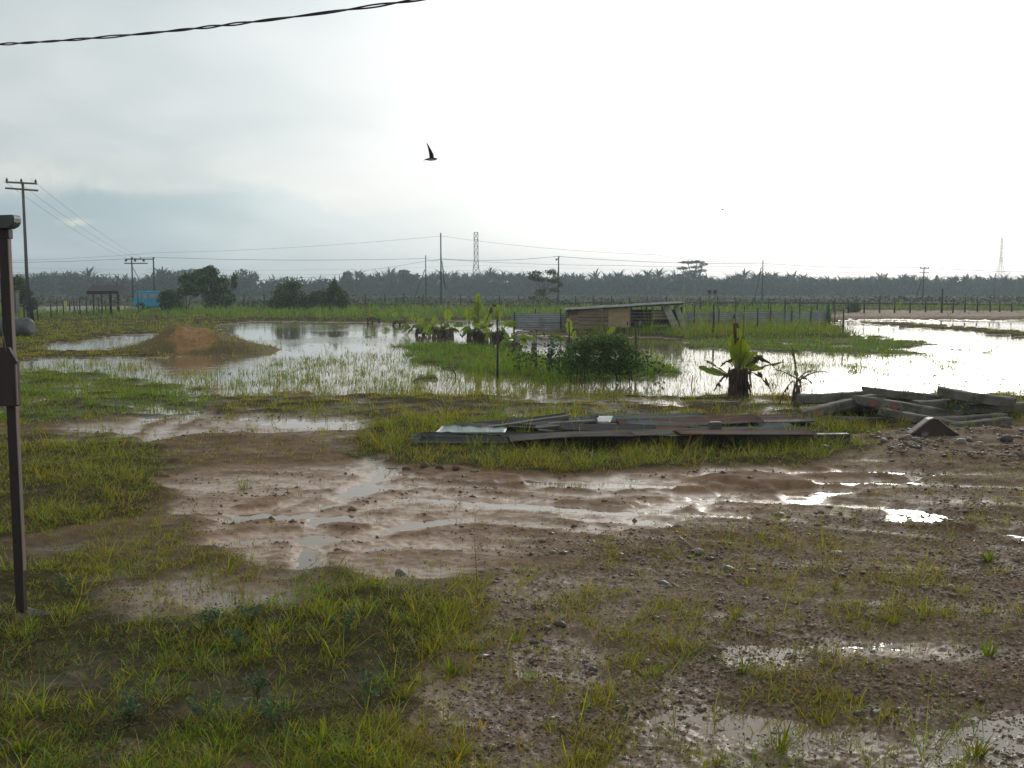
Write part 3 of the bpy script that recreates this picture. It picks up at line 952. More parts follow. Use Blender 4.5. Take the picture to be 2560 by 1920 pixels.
# ------------------------------------------------------------------ far country: hills, plantation, scrub
def far_country():
    rng = np.random.default_rng(3)
    # hills far behind the trees on the left
    mb = MB()
    for (u0, u1, vt, Y, sd) in ((-500, 420, 654, 880, 1), (180, 640, 662, 900, 2), (560, 1300, 696, 890, 3)):
        P = []
        for j in range(5):
            k = j / 4
            row = []
            for i in range(41):
                s = i / 40
                top = at(u0 + (u1 - u0) * s, vt, Y).z
                hh = top * (math.sin(math.pi * s) ** .8) * (.72 + .5 * float(fbm(s * 5 + sd, sd * 3.3, 70 + sd, 4)))
                p = at(u0 + (u1 - u0) * s, VH, Y)
                row.append((p.x, Y - 90 + 160 * k, -1 + max(hh, 0) * math.sin(math.pi * k / 2)))
            P.append(row)
        mb.grid(P)
    kind(mb.build('hills', solid('hill_forest', (.05, .07, .06), (.04, .055, .05), .9, .02, 0)), 'structure')

    # oil palms: crowns of drooping fronds in ranks, dark thicket below
    B, A, LN, LE, WD, CU, CC = [], [], [], [], [], [], []
    def palm(x, y, h, n, ln, cc):
        a = rng.uniform(0, 6.283, n)
        B.append(np.tile((x, y, h), (n, 1)) + rng.normal(0, .15, (n, 3))); A.append(a)
        LN.append(rng.uniform(.05, 1.35, n)); LE.append(ln * rng.uniform(.75, 1.1, n)); WD.append(rng.uniform(.35, .75, n))
        CU.append(rng.uniform(.3, .8, n)); CC.append(np.tile(cc, (n, 1)) * rng.uniform(.7, 1.25, (n, 1)))
    for Y in (352, 362, 374, 388, 404):
        for u in np.arange(900, 2900, 17.0):
            uu = u + rng.uniform(-8, 8)
            top = 700 + (uu - 1280) * .0065 + rng.normal(0, 5.5) - (Y - 352) * .05 + 4 * math.sin(uu * .013) * math.sin(uu * .031)
            if uu < 1250: top += 4 * math.sin(uu * .05)
            p = at(uu, top, Y + rng.uniform(-4, 4))
            palm(p.x, p.y, max(p.z - 1.2, 3), 17, 4.6 * rng.uniform(.8, 1.2), (.036, .056, .036))
            if Y < 370:
                for q in range(3):
                    palm(p.x + rng.uniform(-3, 3), p.y - rng.uniform(0, 4), max(p.z, 4) * (.3 + .22 * q), 9, 3.6, (.036, .050, .03))
    V, F = blades(np.concatenate(B), np.concatenate(A), np.concatenate(LN), np.concatenate(LE), np.concatenate(WD), np.concatenate(CU), rng)
    col = np.repeat(np.concatenate(CC), 5, 0)
    # thicket filling the trunks' shade
    n = 42000
    uu = rng.uniform(880, 2900, n)
    Yf = rng.uniform(350, 400, n)
    px = np.stack([(uu - 1280) / FPX * Yf, Yf, rng.uniform(0, 1, n) * (4.6 + 1.3 * fbm(uu * .03, Yf * .05, 33, 3))], 1)
    V2, F2 = leaves(px, 2.0, rng)
    o = np_mesh('palm_plantation', np.concatenate([V, V2]), np.concatenate([F, F2 + len(V)]), M['far_leaf'],
                col=np.concatenate([col, tint(n, [(.032, .045, .028), (.045, .06, .035)], rng, .25, 4)]))
    kind(o, 'stuff', 'long dark band of oil palms in front of the horizon', 'plantation')

    # mixed jungle edge on the left
    lumps = []
    for u in np.arange(-300, 1010, 15.0):
        uu = u + rng.uniform(-8, 8)
        prof = np.interp(uu, [-300, 60, 150, 250, 320, 400, 470, 560, 640, 700, 780, 860, 900, 1000], [690, 694, 682, 690, 697, 688, 676, 690, 702, 712, 706, 700, 716, 712])
        Y = rng.uniform(285, 350)
        top = at(uu, prof + rng.uniform(-4, 8), Y)
        r = rng.uniform(2.2, 4.2)
        lumps.append((top.x, Y, max(top.z - r, 2), r * 1.1, r, r))
        lumps.append((top.x + rng.uniform(-2, 2), Y - 2, top.z * .5, r * 1.2, r, top.z * .5))
    n = 34000
    P, dz = lump_points(lumps, n, rng, .45)
    P[:, 2] = np.abs(P[:, 2])
    V, F = leaves(P, 1.15, rng)
    # thin fronds and sprigs that break the skyline
    m = 900
    L = np.array(lumps)[::2]; i = rng.integers(0, len(L), m)
    Pb = L[i, :3] + np.stack([rng.normal(0, 1.5, m), rng.normal(0, 1, m), L[i, 5] * .7], 1)
    Vb, Fb = blades(Pb, rng.uniform(0, 6.28, m), rng.uniform(0, .9, m), rng.uniform(1.2, 3.2, m), rng.uniform(.2, .45, m), rng.uniform(.1, .6, m), rng)
    o = np_mesh('jungle', np.concatenate([V, Vb]), np.concatenate([F, Fb + len(V)]), M['far_leaf'],
                col=np.concatenate([tint(n, [(.035, .052, .03), (.05, .068, .036), (.042, .05, .03)], rng, .25, 4), tint(m, [(.04, .055, .03)], rng, .2, 5)]))
    kind(o, 'stuff', 'misty mixed forest along the left horizon', 'forest')

    # scrubby clearing between the fence and the trees
    n = 16000
    uu = rng.uniform(-300, 2900, n); vv = 736 + 30 * rng.random(n) ** 1.5
    d0 = np.stack([(uu - 1280) / FPX, CP + SP * (960 - vv) / FPX, -SP + CP * (960 - vv) / FPX], 1)
    t = -HCAM / d0[:, 2]; x, y = d0[:, 0] * t, d0[:, 1] * t
    P = np.stack([x, y, .25 + rng.random(n) * (.35 + .6 * (fbm(x * .05, y * .03, 81, 3) > .05))], 1)
    sel = y < 349
    P = P[sel]; n = len(P)
    V, F = leaves(P, .6, rng, .3)
    o = np_mesh('scrub', V, F, M['far_leaf'], col=tint(n, [(.075, .075, .045), (.05, .065, .03), (.10, .09, .06), (.06, .085, .03)], rng, .35, 4))
    kind(o, 'stuff', 'low grey-green scrub on the clearing beyond the fence', 'scrub')

    # climbers and rank growth along the back fence
    n = 9000
    uu = rng.uniform(560, 2150, n)
    den = .35 + .65 * (np.sin(uu * .021) + np.sin(uu * .0087 + 1) > -.2)
    den *= np.where(uu < 1420, 1, .45)
    uu = uu[rng.random(n) < den]; n = len(uu)
    Y = np.interp(uu, [560, 1000, 1700, 2150], [112, 118, 112, 100]) - rng.uniform(2, 12, n)
    x = (uu - 1280) / FPX * Y
    hh = .35 + .55 * np.clip(fbm(x * .35, Y * .1, 91, 3) + .45, 0, 1) * np.where(uu < 1420, 1.3, .9)
    P = np.stack([x, Y, .15 + hh * rng.random(n)], 1)
    V, F = leaves(P, .24, rng)
    o = np_mesh('climbers', V, F, M['far_leaf'], col=tint(n, [(.05, .095, .022), (.07, .12, .03), (.035, .065, .02)], rng, .3, 4))
    kind(o, 'stuff', 'tangle of green climbers along the back fence', 'climbers')


far_country()


# ------------------------------------------------------------------ trees and bushes
def gfar(u, v, z=.22):
    return gp(u, v, z)


def tree(name, label, cat, u, vb, lumps, n, size, cols, trunk=None, Y=None, group=None, limbs=True, seed=1, part='crown', flat=0, shell=.35):
    """lumps in photo pixels (u, v, ru, rv) at the tree's distance"""
    rng = np.random.default_rng(seed)
    if Y is None:
        b = gfar(u, vb)
    else:
        b = at(u, vb, Y); b.z = .2
    Y = b.y
    k = Y / FPX
    L = []
    for (lu, lv, ru, rv) in lumps:
        p = at(lu, lv, Y)
        L.append((p.x, Y + rng.uniform(-.35, .35) * ru * k, p.z, ru * k, ru * k * .8, rv * k))
    t = thing(name, label, cat, (b.x, b.y, b.z), group)
    P, dz = lump_points(L, n, rng, shell)
    P = P[P[:, 2] > .08]; n = len(P)
    V, F = leaves(P, size, rng, flat)
    np_mesh(part, V, F, M['foliage'], t, col=tint(n, cols, rng, .35, 4))
    if trunk:
        top = max(l[2] for l in L)
        tc = Vector((np.mean([l[0] for l in L]), Y, top * .75))
        mb = MB()
        mid = b.lerp(tc, .5) + Vector((rng.uniform(-.1, .1) * trunk * 8, 0, 0))
        mb.tube([b - Vector((0, 0, .15)), mid, tc], [trunk, trunk * .7, trunk * .3], 7)
        if limbs:
            for l in L:
                s = b.lerp(tc, rng.uniform(.35, .7))
                mb.tube([s, (s + Vector(l[:3])) / 2 + Vector((0, 0, -.05 * trunk * 10)), Vector(l[:3])], [trunk * .45, trunk * .3, trunk * .12], 5)
        mb.build('trunk', M['bark'], t)
    return t


DK = [(.05, .085, .024), (.075, .12, .03), (.032, .052, .02), (.12, .17, .035)]
FAR = [(.035, .052, .03), (.05, .065, .036)]
tree('leafy_tree', 'dark creeper-covered tree right of the blue minibus', 'tree', 540, 775,
     [(515, 690, 38, 22), (470, 702, 26, 20), (548, 715, 26, 24), (565, 745, 26, 26), (545, 765, 22, 14), (530, 748, 26, 26), (500, 720, 24, 16), (525, 676, 20, 12),
      (466, 730, 20, 10), (585, 705, 8, 22)], 5200, .30, DK, .16, seed=2)
tree('shrub', 'dark shrub hiding the rear of the blue minibus', 'shrub', 418, 779,
     [(420, 750, 24, 24), (438, 760, 24, 18), (412, 738, 17, 13), (447, 770, 22, 9), (430, 735, 18, 12)], 3200, .2, DK, .05, seed=3)
tree('sapling', 'thin-stemmed sapling between shrub and dark tree', 'tree', 455, 778,
     [(455, 728, 26, 8), (440, 742, 18, 7), (475, 722, 18, 10)], 700, .24, DK, .05, seed=4)
tree('sapling', 'second thin sapling leaning beside the dark tree', 'tree', 467, 778,
     [(472, 716, 14, 10), (488, 735, 12, 8)], 420, .24, DK, .05, seed=5)
tree('rounded_bush', 'large rounded dark bush left of two by the pond', 'bush', 725, 778,
     [(715, 735, 34, 32), (700, 755, 30, 22), (745, 750, 30, 26), (735, 715, 20, 14), (690, 764, 24, 10)], 4600, .22, DK, .1, seed=6)
tree('rounded_bush', 'lower spreading dark bush right of two by the pond', 'bush', 825, 778,
     [(800, 745, 34, 22), (842, 742, 28, 26), (832, 722, 16, 14), (770, 758, 24, 16), (858, 756, 18, 18), (835, 706, 6, 10)], 4600, .22,
     DK + [(.09, .075, .03)], .1, seed=7)
tree('small_tree', 'sparse small tree beside the pole right of the tower', 'tree', 1360, 769,
     [(1340, 684, 22, 9), (1378, 680, 18, 8), (1352, 698, 26, 7), (1385, 702, 20, 7), (1352, 732, 18, 9), (1385, 725, 16, 7), (1330, 694, 12, 6),
      (1400, 712, 10, 8), (1360, 752, 24, 10), (1330, 745, 14, 6)], 1500, .26, [(.06, .085, .025), (.085, .12, .03), (.05, .06, .03)], .1, seed=8, shell=.2)
tree('roadside_tree', 'dark tree behind the timber post at far left', 'tree', 40, 786,
     [(38, 712, 24, 22), (60, 735, 24, 24), (30, 745, 24, 24), (75, 760, 22, 18)], 3000, .26, DK, .14, seed=9)
tree('shrub', 'green shrub against the right part of the back fence', 'shrub', 2135, 780, [(2135, 770, 17, 14)], 800, .18, [(.055, .095, .025), (.07, .12, .03)], .04, seed=10)
tree('umbrella_tree', 'flat-crowned umbrella tree rising above the palms', 'tree', 1735, 740,
     [(1718, 656, 22, 4), (1742, 655, 18, 4), (1758, 661, 14, 4), (1705, 671, 16, 4), (1740, 668, 18, 4), (1755, 676, 14, 4), (1728, 681, 24, 6), (1712, 690, 26, 8), (1745, 692, 20, 7)],
     2600, .6, FAR, .7, Y=338, seed=11, flat=.6)
tree('forest_tree', 'tall round-crowned tree above the misty forest', 'tree', 868, 740, [(868, 692, 15, 14), (864, 706, 20, 14)], 1100, .8, FAR, .3, Y=325, seed=12)
tree('forest_tree', 'tall tree with ragged crown left of the leaning pole', 'tree', 1018, 740, [(1008, 684, 16, 10), (1022, 698, 22, 14), (1040, 690, 10, 6)], 1300, .8, FAR, .3, Y=325, seed=13)
tree('forest_tree', 'pale sparse tree behind the dark creeper tree', 'tree', 614, 740, [(605, 682, 22, 10), (632, 690, 20, 12), (614, 700, 26, 14), (590, 694, 14, 10)], 750, .75,
     [(.06, .07, .055), (.05, .06, .045)], .3, Y=300, seed=14, shell=.1)


def palm_tree(label, u, vt, Y=335, r=4.6, seed=1):
    rng = np.random.default_rng(seed)
    c = at(u, vt + 9, Y); b = Vector((c.x, Y, .2))
    t = thing('oil_palm', label, 'palm', tuple(b), 'palms standing above the plantation')
    MB().tube([b, b.lerp(c, .5), c], [.35, .3, .28], 7).build('trunk', M['bark'], t)
    n = 26
    V, F = blades(np.tile(tuple(c), (n, 1)) + rng.normal(0, .1, (n, 3)), np.linspace(0, 6.283, n) + rng.normal(0, .1, n), rng.uniform(.05, 1.4, n),
                  r * rng.uniform(.8, 1.1, n), rng.uniform(.45, .8, n), rng.uniform(.3, .75, n), rng)
    np_mesh('crown', V, F, M['foliage'], t, col=tint(n, [(.04, .056, .033)], rng, .25, 5))


palm_tree('oil palm with raised crown just left of umbrella tree', 1645, 684, seed=1)
palm_tree('smaller oil palm crown left of the raised one', 1620, 688, seed=2)
palm_tree('broad oil palm crown midway between umbrella tree and strutted pole', 1860, 684, seed=3)
palm_tree('oil palm crown directly left of the strutted pole', 1890, 688, seed=4)
palm_tree('lone palm head above the forest right of the H-frame', 405, 682, seed=5, Y=300)
palm_tree('lone palm head above the forest above the bus shelter', 221, 684, seed=6, Y=300)


def hedge():
    rng = np.random.default_rng(77)
    b = gp(1500, 946, .1)
    k = b.y / FPX
    t = thing('hedge_bush', 'dense dark leafy bush growing on the grassy islet', 'bush', tuple(b))
    L = []
    for (lu, lv, ru, rv) in ((1440, 890, 44, 40), (1490, 885, 46, 48), (1540, 885, 44, 46), (1575, 895, 34, 38), (1425, 920, 32, 24), (1500, 925, 50, 24),
                             (1560, 925, 36, 22), (1470, 855, 40, 22), (1530, 852, 44, 20), (1600, 915, 16, 22)):
        p = at(lu, lv, b.y)
        L.append((p.x, b.y + rng.uniform(-.15, .15), p.z, ru * k, .42, rv * k))
    n = 9000
    P, dz = lump_points(L, n, rng, .25); P = P[P[:, 2] > .08]; n = len(P)
    V, F = leaves(P, .062, rng, .2, .62)
    c = tint(n, [(.05, .10, .024), (.08, .15, .03), (.03, .06, .02), (.13, .20, .035)], rng, .3, 4)
    np_mesh('crown', V, F, M['foliage'], t, col=c)
    for i in range(12):
        x = b.x + rng.uniform(-.9, .9)
        MB().tube([(x, b.y + rng.uniform(-.2, .2), .02), (x + rng.uniform(-.1, .1), b.y, .5), (x + rng.uniform(-.2, .2), b.y, 1.0)], [.014, .01, .006], 5).build('stem', M['bark'], t)
    # looser leafy weeds left of it
    spots = [(1290, 905, 60, 10), (1320, 925, 80, 13), (1345, 930, 110, 16), (1372, 935, 95, 20), (1395, 938, 85, 18), (1300, 930, 50, 9),
             (1385, 912, 80, 12), (1620, 930, 60, 9), (1640, 935, 40, 9)]
    names = ['leafy weed at the left foot of the banana row', 'leafy weed second from the left before the islet bush', 'tallest slender weed left of the islet bush',
             'dense weed touching the islet bush', 'weed crowding the left edge of the islet bush', 'low weed in the islet grass near the stake',
             'weed standing in water behind the islet bush', 'weed at the right edge of the islet bush', 'low weed rightmost by the islet bush']
    for (u, v, hpx, ns), lb in zip(spots, names):
        b = gp(u, v, .08); k = b.y / FPX
        t = thing('tall_weed', lb, 'weed', tuple(b), 'leafy weeds on the islet')
        st = MB(); pts = []
        for j in range(max(2, ns // 5)):
            a = Vector((b.x + rng.uniform(-8, 8) * k, b.y + rng.uniform(-.1, .1), .02))
            e = a + Vector((rng.uniform(-8, 8) * k, 0, hpx * k * rng.uniform(.7, 1.05)))
            st.tube([a, a.lerp(e, .5) + Vector((rng.uniform(-.02, .02), 0, 0)), e], [.008, .006, .003], 4)
            for q in range(ns * 2):
                s = rng.uniform(.12, 1)
                pts.append(a.lerp(e, s) + Vector((rng.normal(0, 7 * k), rng.normal(0, .06), rng.normal(0, .02))))
        st.build('stem', M['bark'], t)
        V, F = leaves(np.array([tuple(p) for p in pts]), .095, rng, .4, .65)
        np_mesh('foliage', V, F, M['foliage'], t, col=tint(len(pts), [(.035, .07, .022), (.05, .085, .028)], rng, .3, 4))


hedge()


# ------------------------------------------------------------------ bananas
FRESH = (.23, .30, .025); FRESHD = (.12, .20, .02); DEAD = (.085, .045, .022); DEADP = (.20, .13, .07)


def banana_leaf(t, base, az, el, length, width, droop, style, rng, name='leaf'):
    d = Vector((math.cos(az) * math.cos(el), math.sin(az) * math.cos(el), math.sin(el)))
    side = d.cross(Vector((0, 1, 0)))
    if side.length < .3:
        side = Vector((1, 0, 0))
    side = side.normalized()
    roll = rng.uniform(-.45, .45)
    up = side.cross(d).normalized()
    side = (side * math.cos(roll) + up * math.sin(roll)).normalized(); up = side.cross(d).normalized()
    n = 9
    ctr = [base + d * (length * i / n) + Vector((0, 0, -droop * length * (i / n) ** 2)) for i in range(n + 1)]
    V, F, C = [], [], []
    col = {'fresh': FRESH, 'green': FRESHD, 'dead': DEAD, 'rib': (.13, .17, .03), 'pale': DEADP}[style]
    pet = 2
    for i in range(pet, n):
        s0, s1 = (i - pet) / (n - pet), (i + 1 - pet) / (n - pet)
        w0 = width * .5 * max(math.sin(math.pi * min(s0 * .90 + .06, 1)), .02) ** .5
        w1 = width * .5 * max(math.sin(math.pi * min(s1 * .90 + .06, 1)), .02) ** .5
        for sg in (-1, 1):
            tear = 1.0 if style != 'rib' else rng.uniform(.6, 1.3)
            if (style == 'rib' and rng.random() < .7) or (style in ('dead', 'pale') and rng.random() < .25):
                tear = .07
            tw = rng.uniform(.75, 1.0) if style in ('dead', 'rib', 'pale') else 1.0
            fold = .25 if style in ('fresh', 'green') else -rng.uniform(.3, 1.2)
            if style in ('fresh', 'green') and rng.random() < .4:
                tear = rng.uniform(.6, .95); tw = rng.uniform(.85, 1.1)
            o0 = side * sg * w0 * tear + up * w0 * fold; o1 = side * sg * w1 * tear * tw + up * w1 * fold
            b = len(V)
            V += [ctr[i], ctr[i + 1], ctr[i + 1] + o1, ctr[i] + o0]
            F.append((b, b + 1, b + 2, b + 3)); C += [tuple(c * rng.uniform(.8, 1.15) for c in col)] * 4
    if V:
        o = np_mesh(name, [tuple(p) for p in V], F, M['leaf'], t, col=np.array(C))
    else:
        o = None
    mb = MB().tube(ctr, [.016 * (length / .8) * (1 - .8 * i / n) + .003 for i in range(n + 1)], 5)
    r = mb.build('midrib', M['midrib'] if style in ('fresh', 'green', 'rib') else M['banana_stem'], t)
    if o is not None:
        r.parent = o


M['midrib'] = solid('green_midrib', (.14, .18, .04), (.09, .12, .03), .5, 5, 0)


def banana(label, u, vb, stem_h, stem_r, lv, seed, z=0.0, stems=1, spread=.15, group=None, more=0):
    rng = np.random.default_rng(seed)
    b = gp(u, vb, z)
    t = thing('banana_plant', label, 'banana plant', tuple(b), group)
    for i in range(stems):
        off = Vector(((i - (stems - 1) / 2) * spread, rng.uniform(-.1, .1), 0))
        a = b + off - Vector((0, 0, .12))
        hgt = stem_h * rng.uniform(.65, 1.15)
        MB().tube([a, a + Vector((rng.uniform(-.03, .03), 0, hgt * .5)), a + Vector((rng.uniform(-.06, .06), 0, hgt + .12))],
                  [stem_r * 1.25, stem_r, stem_r * .55], 10).build('stem', M['banana_stem'], t)
    # skirt of dry hanging sheaths round the stem
    n = int(60 * stems * max(stem_h / .5, .6))
    a = rng.uniform(0, 6.283, n)
    bx = b.x + rng.uniform(-.5, .5, n) * spread * (stems - 1) + stem_r * np.cos(a)
    base = np.stack([bx, b.y + stem_r * np.sin(a), b.z + stem_h * rng.uniform(.35, 1.05, n)], 1)
    V, F = blades(base, a, rng.uniform(2.85, 3.12, n), stem_h * rng.uniform(.25, .6, n), rng.uniform(.02, .045, n) * (stem_r / .09), rng.uniform(0, .03, n), rng)
    V[:, 2] = np.maximum(V[:, 2], .01)
    np_mesh('dry_sheath', V, F, M['foliage'], t, col=tint(n, [(.09, .06, .04), (.16, .11, .07), (.05, .037, .027)], rng, .3, 5))
    extra = []
    for q in range(more):
        stl = ['green', 'fresh', 'dead', 'fresh', 'green', 'fresh', 'dead'][q % 7]
        extra.append((rng.uniform(-.5, .5) * spread * stems, stem_h * rng.uniform(.6, 1.0), rng.choice([0, 180]) + rng.uniform(-55, 55), rng.uniform(5, 62) if stl != 'dead' else rng.uniform(-10, 40),
                      rng.uniform(.5, .95), rng.uniform(.2, .36), rng.uniform(.3, .8) if stl != 'dead' else rng.uniform(.8, 1.3), stl))
    for (dx, dz, azd, eld, ln, wd, dr, st) in list(lv) + extra:
        p = b + Vector((dx, rng.uniform(-.03, .03), dz))
        if st == 'pale': st = 'green'
        if more: wd *= 1.2; ln *= .74
        banana_leaf(t, p, math.radians(azd), math.radians(eld), ln, wd, dr, st, rng)
    return t


banana('large broken banana clump with lime torn leaves by the pond', 1848, 992, .58, .10, [
    (-.02, .38, 92, 82, 1.0, .36, .02, 'fresh'), (.05, .34, 60, 76, .8, .38, .06, 'fresh'), (.10, .50, 20, 68, .62, .28, .25, 'fresh'), (.16, .45, -20, 60, .6, .24, .65, 'fresh'),
    (-.06, .6, 110, 76, .75, .24, .1, 'fresh'), (-.05, .8, 110, 82, .9, .13, .0, 'dead'), (.05, .85, 75, 80, .85, .10, .0, 'rib'), (-.14, .62, 160, 62, .5, .2, .9, 'dead'),
    (.12, .62, 5, 45, .85, .20, .75, 'dead'), (-.18, .42, 175, 34, .66, .06, .05, 'rib'), (-.16, .42, 178, 16, .70, .16, .0, 'green'),
    (.16, .5, 0, 22, .8, .06, .1, 'rib'), (.2, .55, 10, 62, .6, .14, .4, 'green'), (.2, .5, -10, 0, .45, .16, .9, 'dead'), (-.2, .5, 190, -10, .35, .16, .9, 'dead'),
    (.02, .6, -80, 60, .6, .26, .3, 'fresh'), (.05, .75, 75, 50, .7, .2, .4, 'dead'), (0, .6, -100, 70, .7, .28, .1, 'fresh')], 21, .03, stems=3, spread=.12)
banana('small withered banana plant with drooping bare ribs', 1992, 1012, .50, .055, [
    (0, .5, 105, 68, .62, .10, -.05, 'rib'), (0, .48, 170, 35, .55, .05, .25, 'rib'), (0, .46, 10, 50, .62, .06, .5, 'rib'), (.02, .44, 0, 40, .75, .05, .42, 'rib'),
    (-.02, .42, 185, 25, .35, .18, 1.6, 'dead'), (.03, .46, 15, 42, .36, .14, .9, 'dead'), (0, .5, 100, 55, .2, .1, .1, 'green')], 22, .05)
G3 = 'banana plants along the flooded bed'
banana('tall banana clump at the centre of the flooded row', 1195, 864, .62, .11, [
    (-.35, .8, 100, 78, 1.0, .30, .0, 'fresh'), (.0, .9, 85, 82, 1.25, .32, .0, 'green'), (.02, .9, 95, 86, 1.6, .24, .0, 'fresh'), (.25, .75, 50, 60, .95, .34, .1, 'fresh'),
    (-.5, .7, 165, 40, .9, .22, .5, 'green'), (.35, 1.0, 40, 65, 1.4, .16, .3, 'dead'), (-.1, .8, -90, 50, .7, .3, .2, 'green'), (.1, .7, 10, 30, .7, .2, .9, 'pale'),
    (-.3, .6, 190, 10, .5, .22, .8, 'dead')], 23, 0, stems=4, spread=.22, group=G3, more=11)
banana('banana clump just right of the tallest clump', 1245, 868, .58, .10, [
    (.0, .8, 80, 80, 1.15, .22, .0, 'fresh'), (.2, .7, 30, 62, .8, .28, .4, 'fresh'), (.35, .7, 15, 50, .8, .24, .3, 'green'), (-.2, .7, 130, 60, .6, .2, .5, 'dead'),
    (.1, .6, -60, 30, .7, .28, .5, 'green'), (.0, .8, 100, 70, 1.1, .1, .1, 'dead')], 24, 0, stems=3, spread=.24, group=G3, more=9)
banana('banana clump left of the tallest clump with upright leaf', 1108, 848, .5, .11, [
    (.2, .65, 90, 80, .95, .36, .0, 'fresh'), (-.35, .55, 100, 72, .7, .30, .1, 'fresh'), (-.1, .6, 70, 62, .6, .24, .3, 'green'), (-.55, .5, 150, 45, .8, .2, .4, 'green'),
    (.1, .5, -90, 40, .7, .3, .5, 'green'), (-.3, .5, 180, 10, .6, .22, .9, 'dead')], 25, 0, stems=4, spread=.26, group=G3, more=11)
banana('leaning banana clump at the left end of the main row', 1058, 838, .38, .09, [
    (-.4, .5, 120, 60, 1.0, .2, .0, 'fresh'), (-.2, .45, 80, 62, .8, .34, .2, 'fresh'), (.2, .4, 40, 40, .8, .26, .5, 'green'), (-.6, .4, 175, 30, .9, .24, .6, 'green'),
    (-.1, .4, -90, 30, .9, .3, .6, 'green'), (-.5, .35, 195, 20, .8, .22, .8, 'pale')], 26, 0, stems=3, spread=.3, group=G3, more=9)
banana('low banana plants beside the left grassy bank', 1000, 812, .28, .07, [
    (-.3, .4, 110, 65, .7, .34, .2, 'fresh'), (.3, .4, 70, 60, .7, .34, .2, 'fresh'), (.6, .3, 20, 35, .9, .24, .6, 'green'), (-.7, .3, 170, 35, .9, .24, .6, 'green'),
    (0, .3, -90, 30, .8, .3, .6, 'green')], 27, .05, stems=3, spread=.4, group=G3, more=8)
banana('leftmost low banana plant spreading flat leaves', 925, 805, .3, .07, [
    (0, .5, 160, 45, 1.1, .26, .5, 'green'), (0, .5, 20, 50, 1.1, .26, .4, 'green'), (.1, .5, 60, 50, .8, .28, .5, 'fresh'), (0, .4, 200, 30, .9, .24, .7, 'pale'),
    (.2, .4, -40, 35, .9, .26, .6, 'green')], 28, .1, stems=2, spread=.3, group=G3, more=6)
banana('stubby brown banana plant near the zinc wall corner', 1288, 882, .42, .13, [
    (0, .55, 60, 50, .5, .18, .7, 'fresh'), (-.2, .5, 150, 50, .55, .2, .5, 'green'), (-.2, .4, 190, 10, .5, .2, .5, 'green'), (.2, .45, 20, 30, .4, .16, .9, 'dead'),
    (-.2, .35, 180, -20, .4, .18, .6, 'green')], 29, 0, stems=2, spread=.2, group=G3, more=5)
banana('tiny banana shoot between brown stub and islet bush', 1334, 884, .4, .06, [
    (0, .42, 90, 70, .22, .16, 0, 'fresh'), (0, .42, 130, 60, .42, .05, .1, 'rib'), (0, .42, 55, 60, .4, .07, .1, 'green')], 30, 0, group=G3)
banana('young banana with broad lime leaf behind the islet bush left', 1424, 905, .65, .05, [
    (0, .7, 110, 78, .62, .24, 0, 'fresh'), (-.05, .6, 165, 25, .6, .16, .1, 'green'), (.1, .6, 60, 70, .4, .14, .1, 'fresh'), (-.02, .55, 150, 35, .5, .1, .1, 'fresh')], 31, .06, group=G3)
banana('young banana with folded lime leaf behind the islet bush right', 1512, 905, .7, .05, [
    (0, .75, 35, 42, .55, .16, .15, 'fresh'), (-.03, .75, 115, 65, .42, .04, .1, 'pale')], 32, .06, group=G3)


# ------------------------------------------------------------------ poles, towers and wires
def upright(u, vt, vb, z=.22, Y=None):
    if Y is None:
        b = gfar(u, vb, z)
    else:
        b = at(u, vb, Y); b.z = z
    return b, Vector((b.x, b.y, at(u, vt, b.y).z))


def pole(label, u, vt, vb, r=.11, Y=None, arms=(), strut=None, mat='pole_dark', ins=3, name='utility_pole'):
    b, tp = upright(u, vt, vb, Y=Y)
    t = thing(name, label, 'pole', tuple(b), None)
    MB().tube([b - Vector((0, 0, .4)), tp], [r, r * .65], 9).build('shaft', M[mat], t)
    k = b.y / FPX
    for (v, half, tilt, dx) in arms:
        z = at(u, v, b.y).z
        c = Vector((b.x + dx * k, b.y - r - .05, z))
        w = Vector((half * k, 0, -tilt * k))
        a = MB().beam(c - w, c + w, .1, .12).build('crossarm', M[mat], t)
        for s in ([] if ins == 0 else np.linspace(-.93, .93, ins)):
            q = c + w * float(s)
            i = MB().tube([q + Vector((0, 0, .06)), q + Vector((0, 0, .12)), q + Vector((0, 0, .2)), q + Vector((0, 0, .3))], [.03, .09, .07, .02], 7).build('insulator', M['insulator'], t)
            i.parent = a
        ins = 0
    if strut:
        u1, v1, u2, v2 = strut
        p1 = at(u1, v1, b.y)
        p2 = at(u2, v2, b.y); p2.z = .1
        MB().tube([p2, p1], [r * .7, r * .6], 7).build('strut', M[mat], t)
    return b, tp


P1 = pole('tall grey pole with double crossarm behind the timber post', 72, 455, 797, .13, arms=((458, 38, 2, 0), (474, 40, 3, 0)), mat='pole_grey')
bl, tl = upright(82, 646, 800)
st = thing('pole_strut', 'dark slanting strut leaning against the tall grey pole', 'strut', tuple(bl))
MB().tube([bl - Vector((0, 0, .2)), at(64, 648, bl.y)], [.13, .06], 7).build('shaft', M['pole_dark'], st)

